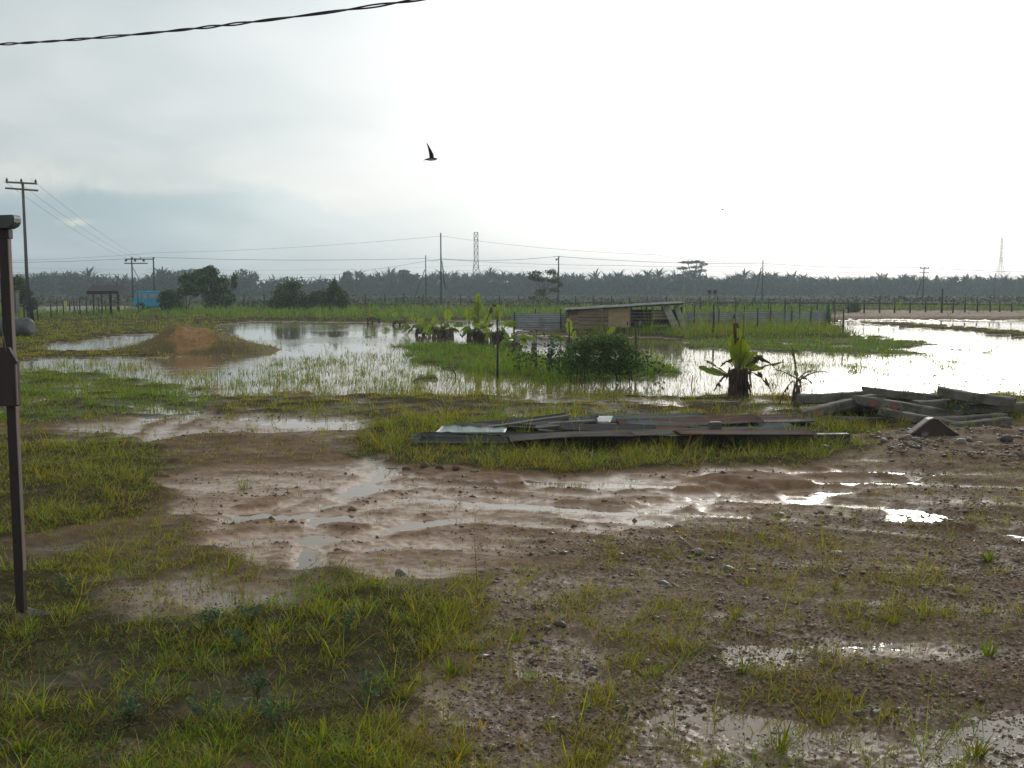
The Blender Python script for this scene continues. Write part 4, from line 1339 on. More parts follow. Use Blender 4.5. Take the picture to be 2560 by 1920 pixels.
# H-frame
b1, t1 = upright(333, 643, 757); b2, t2 = upright(387, 643, 757)
hf = thing('h_frame_pole', 'two-legged pole frame with crossarms above the blue minibus', 'pole', tuple(b1))
MB().tube([b1 - Vector((0, 0, .3)), t1], [.14, .11], 8).build('leg', M['pole_dark'], hf)
MB().tube([b2 - Vector((0, 0, .3)), t2], [.14, .11], 8).build('leg', M['pole_dark'], hf)
k = b1.y / FPX
for v, u0, u1_ in ((648, 314, 384), (658.5, 312, 370)):
    z = at(333, v, b1.y).z
    arm = MB().beam(Vector((at(u0, v, b1.y).x, b1.y - .18, z)), Vector((at(u1_, v, b1.y).x, b1.y - .18, z)), .14, .16).build('crossarm', M['pole_dark'], hf)
    if v < 650:
        for uu in (317, 340, 361):
            q = Vector((at(uu, v, b1.y).x, b1.y - .35, z))
            MB().tube([q + Vector((0, 0, .02)), q - Vector((0, 0, .12)), q - Vector((0, 0, .3)), q - Vector((0, 0, .4))], [.08, .2, .2, .05], 8).build('insulator', M['insulator'], hf)
        for uu in (332, 352, 386):
            q = Vector((at(uu, v, b1.y).x, b1.y - .18, z))
            MB().tube([q, q + Vector((0, 0, .2)), q + Vector((0, 0, .34))], [.05, .09, .03], 6).build('insulator', M['insulator'], hf)
MB().tube([at(331, 667, b1.y), Vector((at(372, 730, b1.y).x, b1.y, at(372, 745, b1.y).z))], .05, 6).build('brace', M['pole_grey'], hf)

PA = pole('short pole with slanting strut left of the tall thin pole', 1065, 638, 757, .10, strut=(1062, 674, 1032, 757))
PB = pole('tall thin pole left of the lattice tower', 1103, 582, 760, .13, mat='pole_dark')
rp = thing('hanging_rope', 'loose dark line hanging down the tall thin pole', 'rope', tuple(at(1108, 668, PB[0].y)))
MB().tube([at(1105, 652, PB[0].y - .2), at(1108, 680, PB[0].y - .2), at(1111, 705, PB[0].y - .2), at(1115, 726, PB[0].y - .2)], [.05, .09, .11, .04], 6).build('strand', M['wire'], rp)
PC = pole('weathered pole with small bracket top beside the sparse tree', 1396, 642, 764, .12, arms=((648, 4, -3, -3),), ins=2, mat='pole_grey')
PD = pole('pole with slanting strut right of the umbrella tree', 1905, 650, 757, .10, strut=(1903, 668, 1884, 757))
PE = pole('distant pole with double crossarm at right', 2307, 671, 755, .13, arms=((671, 11, 0, 0), (682, 12, 0, 0)), strut=(2304, 700, 2287, 757), mat='pole_dark')
PF = pole('thin distant pole near the right edge', 2485, 683, 757, .08, mat='pole_grey')
bt, tt = upright(2354, 722, 781)
tk = thing('thick_post', 'tall thick dark post standing above the right fence', 'post', tuple(bt))
MB().tube([bt - Vector((0, 0, .2)), tt], [.10, .085], 8).build('shaft', M['wood_dark'], tk)

# twin lamp stand
bf, tf = upright(1773, 733, 775); bg_, tg_ = upright(1787, 733, 775)
ls = thing('lamp_stand', 'two thin posts carrying small box lamps behind the coop', 'lamp stand', tuple(bf))
for p, q in ((bf, tf), (bg_, tg_)):
    MB().tube([p - Vector((0, 0, .2)), q], .05, 6).build('post', M['pole_grey'], ls)
    MB().box(q + Vector((0, 0, .15)), (.34, .3, .36)).build('lamp_box', M['pole_dark'], ls, .02)
MB().beam(tf + Vector((0, -.06, -.02)), tg_ + Vector((0, -.06, -.02)), .04, .05).build('rail', M['pole_dark'], ls)


def lattice(label, u, vt, Y, wt, wb, vw, arms=(), mat='pole_grey', r=.09, n=9):
    p = at(u, vt, Y); zt = p.z
    zb = .2; k = Y / FPX
    t = thing('lattice_tower', label, 'tower', (p.x, Y, zb))
    zw = at(u, vw, Y).z
    def hw(z):
        return .5 * k * (wt if z >= zw else wt + (wb - wt) * (zw - z) / (zw - zb))
    zs = [zb + (zt - zb) * i / n for i in range(n + 1)]
    cs = ((-1, -1), (1, -1), (1, 1), (-1, 1))
    for sx, sy in cs:
        MB().tube([(p.x + sx * hw(z), Y + sy * hw(z), z) for z in zs], r, 5).build('leg', M[mat], t)
    for i in range(n):
        mb = MB()
        for j in range(4):
            (ax, ay), (bx, by) = cs[j], cs[(j + 1) % 4]
            A, Bq = zs[i], zs[i + 1]
            mb.tube([(p.x + ax * hw(A), Y + ay * hw(A), A), (p.x + bx * hw(Bq), Y + by * hw(Bq), Bq)], r * .6, 4)
            mb.tube([(p.x + bx * hw(A), Y + by * hw(A), A), (p.x + ax * hw(Bq), Y + ay * hw(Bq), Bq)], r * .6, 4)
            mb.tube([(p.x + ax * hw(Bq), Y + ay * hw(Bq), Bq), (p.x + bx * hw(Bq), Y + by * hw(Bq), Bq)], r * .6, 4)
        mb.build('bracing', M[mat], t)
    for v, half in arms:
        z = at(u, v, Y).z
        MB().tube([(p.x - half * k, Y, z), (p.x, Y, z + .7), (p.x + half * k, Y, z)], r, 4).build('crossarm', M[mat], t)


lattice('steel lattice tower rising behind the palms at centre', 1190, 581, 430, 9.5, 26, 650, mat='pole_dark', r=.13)
lattice('faint lattice pylon fading in mist at far right', 2505, 594, 540, 4, 30, 650, arms=((648, 12), (655, 9)), r=.06)


def wire(label, pts, r=.022, mat='wire', sag=.0, name='power_line', group=None):
    pts = [Vector(p) for p in pts]
    P = []
    for i in range(len(pts) - 1):
        a, b = pts[i], pts[i + 1]
        for j in range(10):
            s = j / 10
            P.append(a.lerp(b, s) - Vector((0, 0, 4 * sag * s * (1 - s))))
    P.append(pts[-1])
    o = MB().tube(P, r * .75, 4, False).build(name, M[mat])
    tag(o, label, 'power line', group)


y1, yh = P1[0].y, b1.y
wire('left wire from the tall grey pole to the two-legged frame', [at(8, 452, y1), at(318, 646, yh)], .016, sag=.5)
wire('middle wire from the tall grey pole to the two-legged frame', [at(38, 450, y1), at(338, 645, yh)], .016, sag=.5)
wire('right wire from the tall grey pole to the two-legged frame', [at(76, 447, y1), at(357, 645, yh)], .016, sag=.5)
wire('thick bundled wire crossing at pole-top height', [at(-150, 655, yh), at(384, 643, yh), at(1065, 646, PA[0].y), at(1103, 647, PB[0].y), at(1393, 641, PC[0].y),
     at(1905, 658, PD[0].y), at(2307, 668, PE[0].y), at(2750, 680, PE[0].y)], .030, sag=.35)
wire('highest wire through the top of the tall thin pole', [at(-150, 652, yh), at(386, 632, yh), at(1103, 590, PB[0].y), at(1640, 637, 130), at(1905, 655, PD[0].y)], .018, sag=.4)
wire('second wire sagging right of the tall thin pole', [at(1103, 648, PB[0].y), at(1560, 664, 128), at(1905, 664, PD[0].y), at(2307, 690, PE[0].y), at(2750, 700, PE[0].y)], .022, sag=.2)
wire('wire dropping left from tall thin pole into the forest', [at(1103, 647, PB[0].y), at(560, 700, 300)], .026, sag=1.2)
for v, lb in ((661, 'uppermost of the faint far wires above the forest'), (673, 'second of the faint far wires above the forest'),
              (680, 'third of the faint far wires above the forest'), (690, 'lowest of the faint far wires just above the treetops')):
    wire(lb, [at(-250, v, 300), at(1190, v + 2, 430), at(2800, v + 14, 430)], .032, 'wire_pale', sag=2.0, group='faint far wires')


# ------------------------------------------------------------------ fences
def fence(label, posts, r=.05, mat='wood_dark', wires=(.35, .65, .92), name='post_fence', wr=.008, z=.22):
    b0, _ = upright(*posts[0], z=z)
    t = thing(name, label, 'fence', tuple(b0))
    ends = []
    rg = random.Random(len(posts))
    for (u, vt, vb) in posts:
        b, tp = upright(u, vt, vb, z=z)
        tp = tp + Vector((rg.uniform(-.05, .05), 0, rg.uniform(-.06, .06)))
        MB().tube([b - Vector((0, 0, .15)), (b + tp) / 2 + Vector((rg.uniform(-.02, .02), 0, 0)), tp], [r, r * .9, r * .75], 6).build('post', M[mat], t)
        ends.append((b, tp))
    for s in wires:
        MB().tube([b.lerp(tp, s) for b, tp in ends], wr, 3, False).build('wire', M['wire'], t)
    return t


rr = random.Random(4)
lp = [(61, 748, 800), (95, 748, 797), (128, 748, 792), (143, 748, 790), (160, 748, 788), (174, 749, 786), (187, 748, 785), (201, 746, 788), (218, 744, 790),
      (248, 747, 788), (265, 748, 783), (278, 748, 780)]
fence('uneven dark stake fence along the road at left', lp, .055)
fl = thing('leaning_stake', 'dark stake leaning between the roadside fence posts', 'stake', tuple(gfar(198, 786)))
MB().tube([gfar(198, 786) - Vector((0, 0, .1)), at(190, 754, gfar(198, 786).y)], .035, 6).build('shaft', M['wood_dark'], fl)
bp_ = [(347, 733, 785), (452, 738, 778), (467, 735, 778)]
fence('few dark posts in front of the minibus and saplings', bp_, .05, wires=(.6,))
cp_ = [(610, 735, 772), (661, 734, 775), (914, 733, 772), (963, 733, 772), (1010, 732, 772), (1058, 735, 770), (1152, 737, 768), (1200, 738, 769), (1249, 737, 768), (1297, 738, 768),
       (1393, 739, 768), (1438, 739, 770), (1483, 739, 770), (1530, 739, 770), (1573, 739, 770), (1618, 740, 771), (1666, 740, 772), (1707, 741, 774), (1752, 742, 778)]
fence('long post and wire fence behind the pond and coop', cp_, .085)
rp_ = [(1794, 742, 780), (1839, 743, 780), (1881, 743, 778), (1922, 745, 779), (1962, 745, 780), (2000, 746, 780), (2042, 747, 780), (2084, 748, 781), (2120, 748, 782), (2160, 748, 782),
       (2199, 749, 782), (2236, 750, 782), (2275, 750, 782), (2314, 752, 781), (2382, 747, 782), (2412, 748, 781), (2443, 749, 780), (2475, 753, 780), (2499, 756, 780), (2529, 758, 780), (2565, 758, 780)]
fence('right stretch of the back fence in front of the pipeline', rp_, .078)


def pipeline():
    t = thing('pipe_rack', 'low double pipeline on short supports behind the right fence', 'pipeline', tuple(gfar(1400, 768)))
    Y0, Y1 = 128, 122
    A = [at(1400, 757, Y0), at(1720, 756, Y0), at(2100, 757, 126), at(2700, 764, Y1)]
    B = [at(1400, 763, Y0), at(1720, 763, Y0), at(2100, 764, 126), at(2700, 771, Y1)]
    MB().tube(A, .14, 8).build('pipe', M['pole_dark'], t)
    MB().tube(B, .14, 8).build('pipe', M['pole_dark'], t)
    for i, u in enumerate(range(1420, 2690, 33)):
        s = at(u, 757, 126)
        v = float(np.interp(u, [1400, 1720, 2100, 2700], [763, 763, 764, 771]))
        Yq = float(np.interp(u, [1400, 1720, 2100, 2700], [128, 128, 126, 122]))
        p = at(u, v, Yq)
        MB().box((p.x, Yq, (p.z + .1) / 2), (.16, .3, max(p.z - .1, .2))).build('support', M['wood_dark'], t)


pipeline()


# ------------------------------------------------------------------ corrugated sheets
def corr_mesh(Lx, Wy, nr, amp, bend=0.0, thick=.004, nx=7, ragged=0.0, rng=None):
    cols = nr * 4 + 1
    V = []
    for lay in (0, 1):
        for i in range(nx):
            x = -Lx / 2 + Lx * i / (nx - 1)
            for j in range(cols):
                y = -Wy / 2 + Wy * j / (cols - 1)
                z = amp * math.sin(2 * math.pi * nr * j / (cols - 1)) + bend * (2 * x / Lx) ** 2 + lay * thick
                ex = 0
                if ragged and i in (0, nx - 1):
                    ex = ragged * math.sin(j * 1.7 + i)
                V.append((x + ex, y, z))
    F = []
    o = nx * cols
    for i in range(nx - 1):
        for j in range(cols - 1):
            a = i * cols + j
            F.append((a, a + cols, a + cols + 1, a + 1)); F.append((o + a, o + a + 1, o + a + cols + 1, o + a + cols))
    for i in range(nx - 1):
        for j in (0, cols - 1):
            a = i * cols + j
            F.append((a, o + a, o + a + cols, a + cols))
    for j in range(cols - 1):
        for i in (0, nx - 1):
            a = i * cols + j
            F.append((a, a + 1, o + a + 1, o + a))
    return np.array(V), np.array(F)


def sheet(name, mat, c, Lx, Wy, yaw=0, pitch=0, roll=0, nr=9, amp=.012, bend=0, parent=None, label=None, cat='metal sheet', group=None, **kw):
    V, F = corr_mesh(Lx, Wy, nr, amp, bend, **kw)
    R = np.array(Matrix.Rotation(math.radians(yaw), 3, 'Z') @ Matrix.Rotation(math.radians(-pitch), 3, 'Y') @ Matrix.Rotation(math.radians(roll), 3, 'X'))
    V = V @ R.T
    if parent is not None:
        return np_mesh(name, V + np.array(c), F, M[mat], parent, smooth=True)
    o = np_mesh(name, V, F, M[mat], smooth=True)
    o.location = c
    if label: tag(o, label, cat, group)
    return o


def coop():
    b = gp(1570, 832, .12); Y = 50.0; k = Y / FPX
    X = lambda u: (u - 1280) / FPX * (Y * CP + 1.0 * SP)
    Z = lambda v: at(1570, v, Y).z
    t = thing('chicken_coop', 'low wooden animal shed with sloping tin roof', 'shed', (X(1570), Y, .12))
    # frame posts
    for u in (1424, 1444, 1521, 1578, 1631, 1672, 1704):
        for dy in (.06, 2.2):
            MB().box((X(u), Y + dy, .62), (.09, .09, 1.3 + .2 * (u - 1424) / 280)).build('post', M['wood_dark'], t)
    MB().box((X(1563), Y + 1.15, .17), (X(1704) - X(1422), 2.2, .06)).build('floor', M['wood_dark'], t)
    MB().box((X(1563), Y + 2.27, .68), (X(1704) - X(1422), .03, .98)).build('back_wall', M['wood_dark'], t)
    for u in (1421, 1706):
        MB().box((X(u), Y + 1.15, .66), (.03, 2.1, .95)).build('side_wall', M['wood_dark'], t)
    rg = random.Random(6)
    def planks(u0, u1, rows):
        for v0, v1 in rows:
            z0, z1 = Z(v1), Z(v0)
            MB().beam((X(u0), Y - rg.uniform(0, .02), (z0 + z1) / 2), (X(u1), Y - rg.uniform(0, .02), (z0 + z1) / 2 + rg.uniform(-.01, .01)), .025, z1 - z0).build('plank', M['wood_plank'], t, .004)
    planks(1422, 1445, [(777, 779.5), (781.5, 784), (786, 797), (798.5, 809), (810, 823)])
    planks(1444, 1521, [(775, 793), (794.6, 801.6), (803, 812.3), (814, 823.5)])
    MB().box((X(1549), Y - .04, (Z(771) + Z(819)) / 2), (X(1577) - X(1521), .03, Z(771) - Z(819))).build('door_panel', M['plywood'], t, .004)
    MB().box((X(1575.5), Y - .07, (Z(770) + Z(819)) / 2), (.06, .03, Z(770) - Z(819))).build('door_batten', M['wood_edge'], t)
    MB().box((X(1568.5), Y - .07, Z(808)), (.05, .04, .14)).build('latch', M['pole_dark'], t)
    for v in (774, 781.5, 789.5, 797.5, 805):
        MB().beam((X(1578), Y, Z(v)), (X(1632), Y, Z(v) + rg.uniform(-.01, .01)), .03, .032).build('slat', M['wood_edge'], t)
    for u in (1604, 1611):
        MB().box((X(u), Y + .05, .75), (.05, .05, 1.1)).build('slat', M['wood_dark'], t)
    planks(1631, 1670, [(777, 783), (784.5, 791), (792.5, 799), (811, 818)])
    MB().box((X(1549), Y + .02, Z(825)), (X(1632) - X(1422), .06, .05)).build('sill', M['wood_dark'], t)
    # roof sheets, ridges running front to back
    n = 5
    for i in range(n):
        u0, u1 = 1413 + i * 60, 1413 + (i + 1) * 60 + 3
        v0, v1 = 775 - 17.5 * (i / n), 775 - 17.5 * ((i + 1) / n)
        zc = (Z(v0) + Z(v1)) / 2 + (i % 2) * .012
        V, F = corr_mesh(2.9, (X(u1) - X(u0)), 9, .012)
        sl = math.atan2(Z(v1) - Z(v0), X(u1) - X(u0))
        R = np.array(Matrix.Rotation(-sl, 3, 'Y') @ Matrix.Rotation(.02, 3, 'X') @ Matrix.Rotation(math.pi / 2, 3, 'Z'))
        np_mesh('roof_sheet', V @ R.T + np.array((X((u0 + u1) / 2), Y + 1.1, zc + .04)), F, M['tin_roof'], t, smooth=True)
    MB().beam((X(1416), Y - .1, Z(777)), (X(1708), Y - .1, Z(759.5)), .05, .06).build('eave_beam', M['wood_dark'], t)
    # things at the coop
    f = thing('feed_bucket', 'pale bucket hanging inside the slatted part of the shed', 'bucket', (X(1602), Y + .4, Z(815)))
    MB().tube([(X(1602), Y + .4, Z(816)), (X(1602), Y + .4, Z(814)), (X(1602), Y + .4, Z(806)), (X(1602), Y + .4, Z(804))], [.02, .11, .075, .03], 12).build('body', M['white_paint'], f)
    MB().tube([(X(1602), Y + .4, Z(804)), (X(1602), Y + .4, Z(770))], .008, 4).build('hanger', M['wire'], f)
    for lb, ut, ub, w, m in (('broad mossy tin sheet leaning on the right end of the shed', 1664, 1696, .34, 'tin'), ('narrow pale tin sheet leaning rightmost on the shed', 1690, 1716, .26, 'tin')):
        top = at(ut, 764, Y - .12); bot = at(ub, 838, Y - .55); bot.z = .08
        d = top - bot
        V, F = corr_mesh(d.length, w, 4, .018)
        x = d.normalized(); y = Vector((0, -1, 0)).cross(x).normalized(); z = x.cross(y)
        R = np.array(Matrix((x, y, z)).transposed())
        o = np_mesh('tin_sheet', V @ R.T, F, M['tin_pale'], smooth=True); o.location = (top + bot) / 2
        tag(o, lb, 'metal sheet')
    w = MB().beam(at(1648, 828, Y - .3), at(1672, 830, Y - .5), .06, .05).build('plank', M['white_paint'])
    tag(w, 'short white board lying under the shed', 'board')


M['tin_pale'] = solid('pale_old_tin', (.42, .40, .33), (.24, .23, .19), .6, 5, .2, (.3, 1, 1), metal=.1, c3=(.20, .21, .08), c3s=1.8)
coop()


def zinc_wall(label, pts, posts, seed):
    """pts: (u, Y) corners; sheets with their ribs lying level"""
    rg = random.Random(seed)
    p0 = at(pts[0][0], 810, pts[0][1])
    t = thing('zinc_fence', label, 'fence', (p0.x, pts[0][1], .1))
    for (ua, Ya), (ub, Yb) in zip(pts[:-1], pts[1:]):
        a = at(ua, 800, Ya); b = at(ub, 800, Yb)
        d = Vector((b.x - a.x, b.y - a.y, 0)); n = max(1, round(d.length / 1.9))
        for i in range(n):
            for lay, zc in ((0, .30), (1, .72)):
                s = (i + .5) / n
                c = Vector((a.x, a.y, 0)) + d * s + Vector((0, rg.uniform(-.03, .03) - .02 * lay, zc + rg.uniform(-.03, .03)))
                V, F = corr_mesh(d.length / n + .12, .48, 4, .018)
                yaw = math.atan2(d.y, d.x)
                R = np.array(Matrix.Rotation(yaw, 3, 'Z') @ Matrix.Rotation(math.pi / 2 + rg.uniform(-.05, .05), 3, 'X'))
                np_mesh('sheet', V @ R.T + np.array(c), F, M['tin_wall'], t, smooth=True)
    for (u, vt, Y) in posts:
        p = at(u, vt, Y)
        MB().tube([(p.x, Y - .12, -.1), (p.x + rg.uniform(-.03, .03), Y - .12, p.z)], [.045, .035], 6).build('post', M['wood_dark'], t)


zinc_wall('dull zinc sheet wall left of the shed', [(1285, 54), (1422, 53)], [(1285, 780, 54), (1340, 772, 54), (1402, 772, 53)], 1)
zinc_wall('long dull zinc sheet wall right of the shed', [(1700, 56), (1930, 57), (2074, 60)],
          [(1735, 763, 56), (1796, 770, 56), (1831, 788, 56.5), (1859, 766, 57), (1925, 766, 57), (1961, 772, 57.5), (1979, 768, 58), (1998, 745, 58.5), (2026, 766, 59), (2070, 758, 60)], 2)
nb = at(2070, 815, 59.6)
nt = thing('net_roll', 'dark green netting bunched at the right end of zinc wall', 'net', (nb.x, 59.6, .1))
MB().tube([(nb.x, 59.6, .05), (nb.x + .02, 59.6, .5), (nb.x - .02, 59.6, 1.1), (nb.x, 59.6, 1.5)], [.16, .12, .10, .04], 9).build('net', M['net'], nt)


def stake(label, u, vt, vb, r=.03, z=.05, mat='wood_dark', tilt=0):
    b = gp(u, vb, z); tp = Vector((b.x + tilt, b.y, at(u, vt, b.y).z))
    t = thing('stake', label, 'stake', tuple(b), 'thin stakes standing round the flooded garden')
    MB().tube([b - Vector((0, 0, .25)), (b + tp) / 2 + Vector((.012, 0, 0)), tp], [r, r * .95, r * .8], 7).build('shaft', M[mat], t)


stake('slim dark stake at the front of the grassy islet', 1243, 803, 945, .028)
stake('dark stake at the right edge of the islet bush', 1588, 803, 928, .03)
stake('short stake behind the young banana at the islet bush', 1422, 805, 910, .025)
stake('dark stake in the grass in front of the long zinc wall', 1783, 757, 838, .05, .1)
stake('thin stake in tall grass before the middle of zinc wall', 1893, 768, 832, .04, .1)
stake('dark stake at the right end of the tall grass', 2107, 773, 838, .045, .1)
stake('thin stake in water right of the zinc wall', 2086, 745, 818, .03, 0)
stake('short broken stump in the tall grass before zinc wall', 2017, 819, 834, .09, .1)
stake('bent black twig sticking out of the pond', 1142, 924, 944, .02, 0, tilt=-.1)
stake('short black twig standing in the water right of the bush', 1726, 938, 965, .012, 0, tilt=.05)


# ------------------------------------------------------------------ roadside at the left
def minibus():
    Y = 94.0; z0 = .3
    X = lambda u: (u - 1280) / FPX * (Y * CP + .1)
    x0 = X(331); L, Wd, Hh = 3.7, 1.65, 1.80
    t = thing('minibus', 'small bright blue minibus on the road, rear hidden by shrub', 'minibus', (x0 + L / 2, Y, z0))
    prof = [(0.0, .28), (.02, .75), (.10, .95), (.28, 1.62), (.40, 1.74), (.62, 1.80), (L - .15, 1.80), (L, 1.66), (L, .28)]
    cs = ((x0 + .75), (x0 + 2.9))
    mb = MB()
    mb.prism([(x, 0, z) for x, z in prof], (x0, Y, z0), (x0, Y + Wd, z0))
    mb.build('body', M['bus_blue'], t, .05)
    for c in cs:
        for yy in (Y - .02, Y + Wd - .2):
            w = MB().tube([(c, yy, z0 + .32), (c, yy + .22, z0 + .32)], .32, 16).build('wheel', M['rubber'], t)
            MB().tube([(c, yy - .015, z0 + .32), (c, yy + .1, z0 + .32)], .17, 12).build('rim', M['steel'], w)
        # dark arch ring above the wheel
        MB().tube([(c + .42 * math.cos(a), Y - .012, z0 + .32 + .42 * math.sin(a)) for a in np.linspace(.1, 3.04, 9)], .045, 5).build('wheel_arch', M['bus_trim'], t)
    for (a, b) in ((.42, .80), (.90, 1.36), (1.62, 2.30), (2.40, 3.1)):
        w = MB().box((x0 + (a + b) / 2, Y - .012, z0 + 1.32), (b - a, .02, .46)).build('window', M['glass'], t, .02)
        MB().box((x0 + b + .02, Y - .016, z0 + 1.32), (.04, .02, .5)).build('pillar', M['bus_blue'], w)
    MB().box((x0 + L / 2, Y - .012, z0 + 1.72), (L - .7, .03, .03)).build('gutter_rail', M['bus_blue'], t)
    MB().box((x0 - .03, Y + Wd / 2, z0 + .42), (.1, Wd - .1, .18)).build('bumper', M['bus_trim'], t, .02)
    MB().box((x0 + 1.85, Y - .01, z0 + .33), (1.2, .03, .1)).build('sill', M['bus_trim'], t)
    for yy in (.25, Wd - .25):
        MB().tube([(x0 - .02, Y + yy, z0 + .72), (x0 + .06, Y + yy, z0 + .72)], .1, 10).build('headlight', M['white_paint'], t)
    for a in (.86, 1.5):
        MB().box((x0 + a, Y - .008, z0 + .9), (.018, .012, 1.1)).build('door_seam', M['bus_trim'], t)


minibus()


def shelter():
    Y = 80.0
    X = lambda u: (u - 1280) / FPX * (Y * CP + .1)
    Z = lambda v: at(250, v, Y).z
    t = thing('bus_shelter', 'open roadside shelter with dark ragged roof and bench', 'shelter', (X(255), Y, .22))
    for u, dy in ((234, 0), (277, .1), (234, 1.6), (277, 1.6), (255, 1.6)):
        MB().tube([(X(u), Y + dy, 0), (X(u), Y + dy, Z(736))], .065, 6).build('post', M['wood_dark'], t)
    # roof slab tipping forward, narrower at the back edge
    a = [(X(207), Y + 2.0, Z(721)), (X(288), Y + 2.0, Z(721)), (X(303), Y - .5, Z(735)), (X(224), Y - .5, Z(736))]
    mb = MB()
    mb.v = [Vector(p) for p in a] + [Vector(p) + Vector((0, 0, .26)) for p in a]
    mb.f = [(0, 1, 2, 3), (7, 6, 5, 4), (0, 4, 5, 1), (1, 5, 6, 2), (2, 6, 7, 3), (3, 7, 4, 0)]; mb.sm = [False] * 6
    mb.build('roof', M['thatch'], t)
    MB().beam((X(236), Y + 1.0, Z(767)), (X(287), Y + 1.0, Z(767)), .35, .05).build('bench_seat', M['wood_plank'], t)
    MB().beam((X(236), Y + 1.3, Z(762)), (X(287), Y + 1.3, Z(762)), .04, .1).build('bench_back', M['wood_plank'], t)
    b = gfar(295, 783)
    p = thing('gate_post', 'tall dark post standing at the right of the shelter', 'post', tuple(b))
    MB().tube([b - Vector((0, 0, .2)), (b.x, b.y, at(295, 708, b.y).z)], [.07, .06], 7).build('shaft', M['wood_dark'], p)


shelter()
b = gfar(163, 778)
t = thing('yellow_sign', 'upright yellow board standing beside the road', 'sign', tuple(b))
MB().box(b + Vector((.03, 0, .50)), (.28, .05, .86)).build('board', M['yellow'], t, .01)
MB().tube([b + Vector((-.16, 0, -.1)), b + Vector((-.16, 0, 1.25))], .022, 6).build('post', M['white_paint'], t)
b = gfar(29, 790)
t = thing('roadside_kiosk', 'narrow grey kiosk partly behind the timber post', 'kiosk', tuple(b))
MB().box(b + Vector((0, .4, .95)), (.65, .6, 1.9)).build('wall', M['pole_grey'], t, .01)
MB().box(b + Vector((.0, .4, 1.93)), (.8, .8, .06)).build('roof', M['pole_dark'], t)
MB().box(b + Vector((.05, .09, .9)), (.4, .03, 1.5)).build('door', M['pole_grey'], t)
b = gfar(45, 784)
t = thing('warning_banner', 'small orange sheet on a pale stick by the kiosk', 'banner', tuple(b))
MB().tube([b - Vector((.04, 0, .1)), b + Vector((-.04, 0, 1.1))], .02, 5).build('stick', M['white_paint'], t)
MB().box(b + Vector((.04, 0, .38)), (.12, .02, .34)).build('sheet', M['orange'], t)

# horizontal tank
b = gp(55, 841, .1); Yt = b.y; kt = Yt / FPX
t = thing('metal_tank', 'grey rusted cylindrical metal tank lying on the grass', 'tank', tuple(b))
r = .43
xr = at(78, 818, Yt).x; zc = .1 + r
MB().tube([(xr - 2.6, Yt + .35, zc), (xr - .16, Yt + .05, zc), (xr - .07, Yt + .04, zc), (xr, Yt + .03, zc)], [r, r, r * .88, r * .55], 28).build('shell', M['tank'], t)
for s in (.35, 1.5):
    MB().tube([(xr - s - .02, Yt + .05 + s * .115, zc), (xr - s + .02, Yt + .05 + s * .115, zc)], r + .012, 28, False).build('band', M['pole_grey'], t)
MB().box((xr - .9, Yt + .15, .10), (.3, .5, .2)).build('cradle', M['concrete'], t)


# earth mound
def mound():
    rng = np.random.default_rng(9)
    c = gp(475, 884, 0); c.x = (472 - 1280) / FPX * (c.y + 1.3); k = c.y / FPX
    n, m = 150, 70
    xs = np.linspace(-240, 240, n) * k; yw = np.linspace(-1.9, 2.1, m)
    Xg, Yg = np.meshgrid(xs, yw)
    u = Xg / k
    prof = np.interp(u, [-240, -190, -140, -90, -60, -30, 20, 60, 100, 140, 200, 240], [0, 8, 22, 44, 68, 77, 73, 60, 44, 34, 16, -4]) * k
    q = (Yg - .15) / 1.55
    Z = prof * np.clip(1 - q * q, -.3, 1) ** 1.0
    Z += (.16 * fbm(Xg * 1.4, Yg * 1.4, 5, 4) - .10 * np.abs(fbm(Xg * 2.2, Yg * .9, 9, 3))) * np.clip(prof * 2, .2, 1) + .03 * fbm(Xg * 6, Yg * 6, 8, 3)
    # slumped scar on the right of the crest
    sc = np.exp(-((u - 10) / 62) ** 2 - ((Yg + .75) / .75) ** 2)
    Z -= .16 * sc + .05 * sc * np.sin(Xg * 9)
    edge = np.minimum(np.minimum(np.arange(n)[None], n - 1 - np.arange(n)[None]), np.minimum(np.arange(m)[:, None], m - 1 - np.arange(m)[:, None]))
    Z = np.where(edge < 1, -.25, Z - .04)
    V = np.stack([c.x + Xg.ravel(), c.y + 1.3 + Yg.ravel(), Z.ravel()], 1)
    idx = np.arange(n * m).reshape(m, n)
    F = np.stack([idx[:-1, :-1], idx[:-1, 1:], idx[1:, 1:], idx[1:, :-1]], -1).reshape(-1, 4)
    t = thing('earth_mound', 'orange-brown earth mound with slumped face at the pond edge', 'mound', (c.x, c.y + 1.3, 0))
    np_mesh('soil', V, F, mound_mat(), t, smooth=True, extra=dict(scar=(np.exp(-((u - 25) / 75) ** 2 - ((Yg + .6) / .9) ** 2)).ravel()))
    g = rng.random(len(V)) < .22
    g &= (V[:, 2] > .02) & (np.exp(-((V[:, 0] - c.x) / k / 90 - .25) ** 2) < .75 + .25 * rng.random(len(V)))
    P = V[g]; nn = len(P)
    Vb, Fb = blades(P, rng.uniform(0, 6.28, nn), rng.uniform(0, .8, nn), rng.uniform(.06, .2, nn), np.full(nn, .016), rng.uniform(0, .7, nn), rng)
    o = np_mesh('grass_tufts', Vb, Fb, M['leaf'], t, col=blade_cols(nn, np.full(nn, .75), rng))
    o['kind'] = 'stuff'


mound()


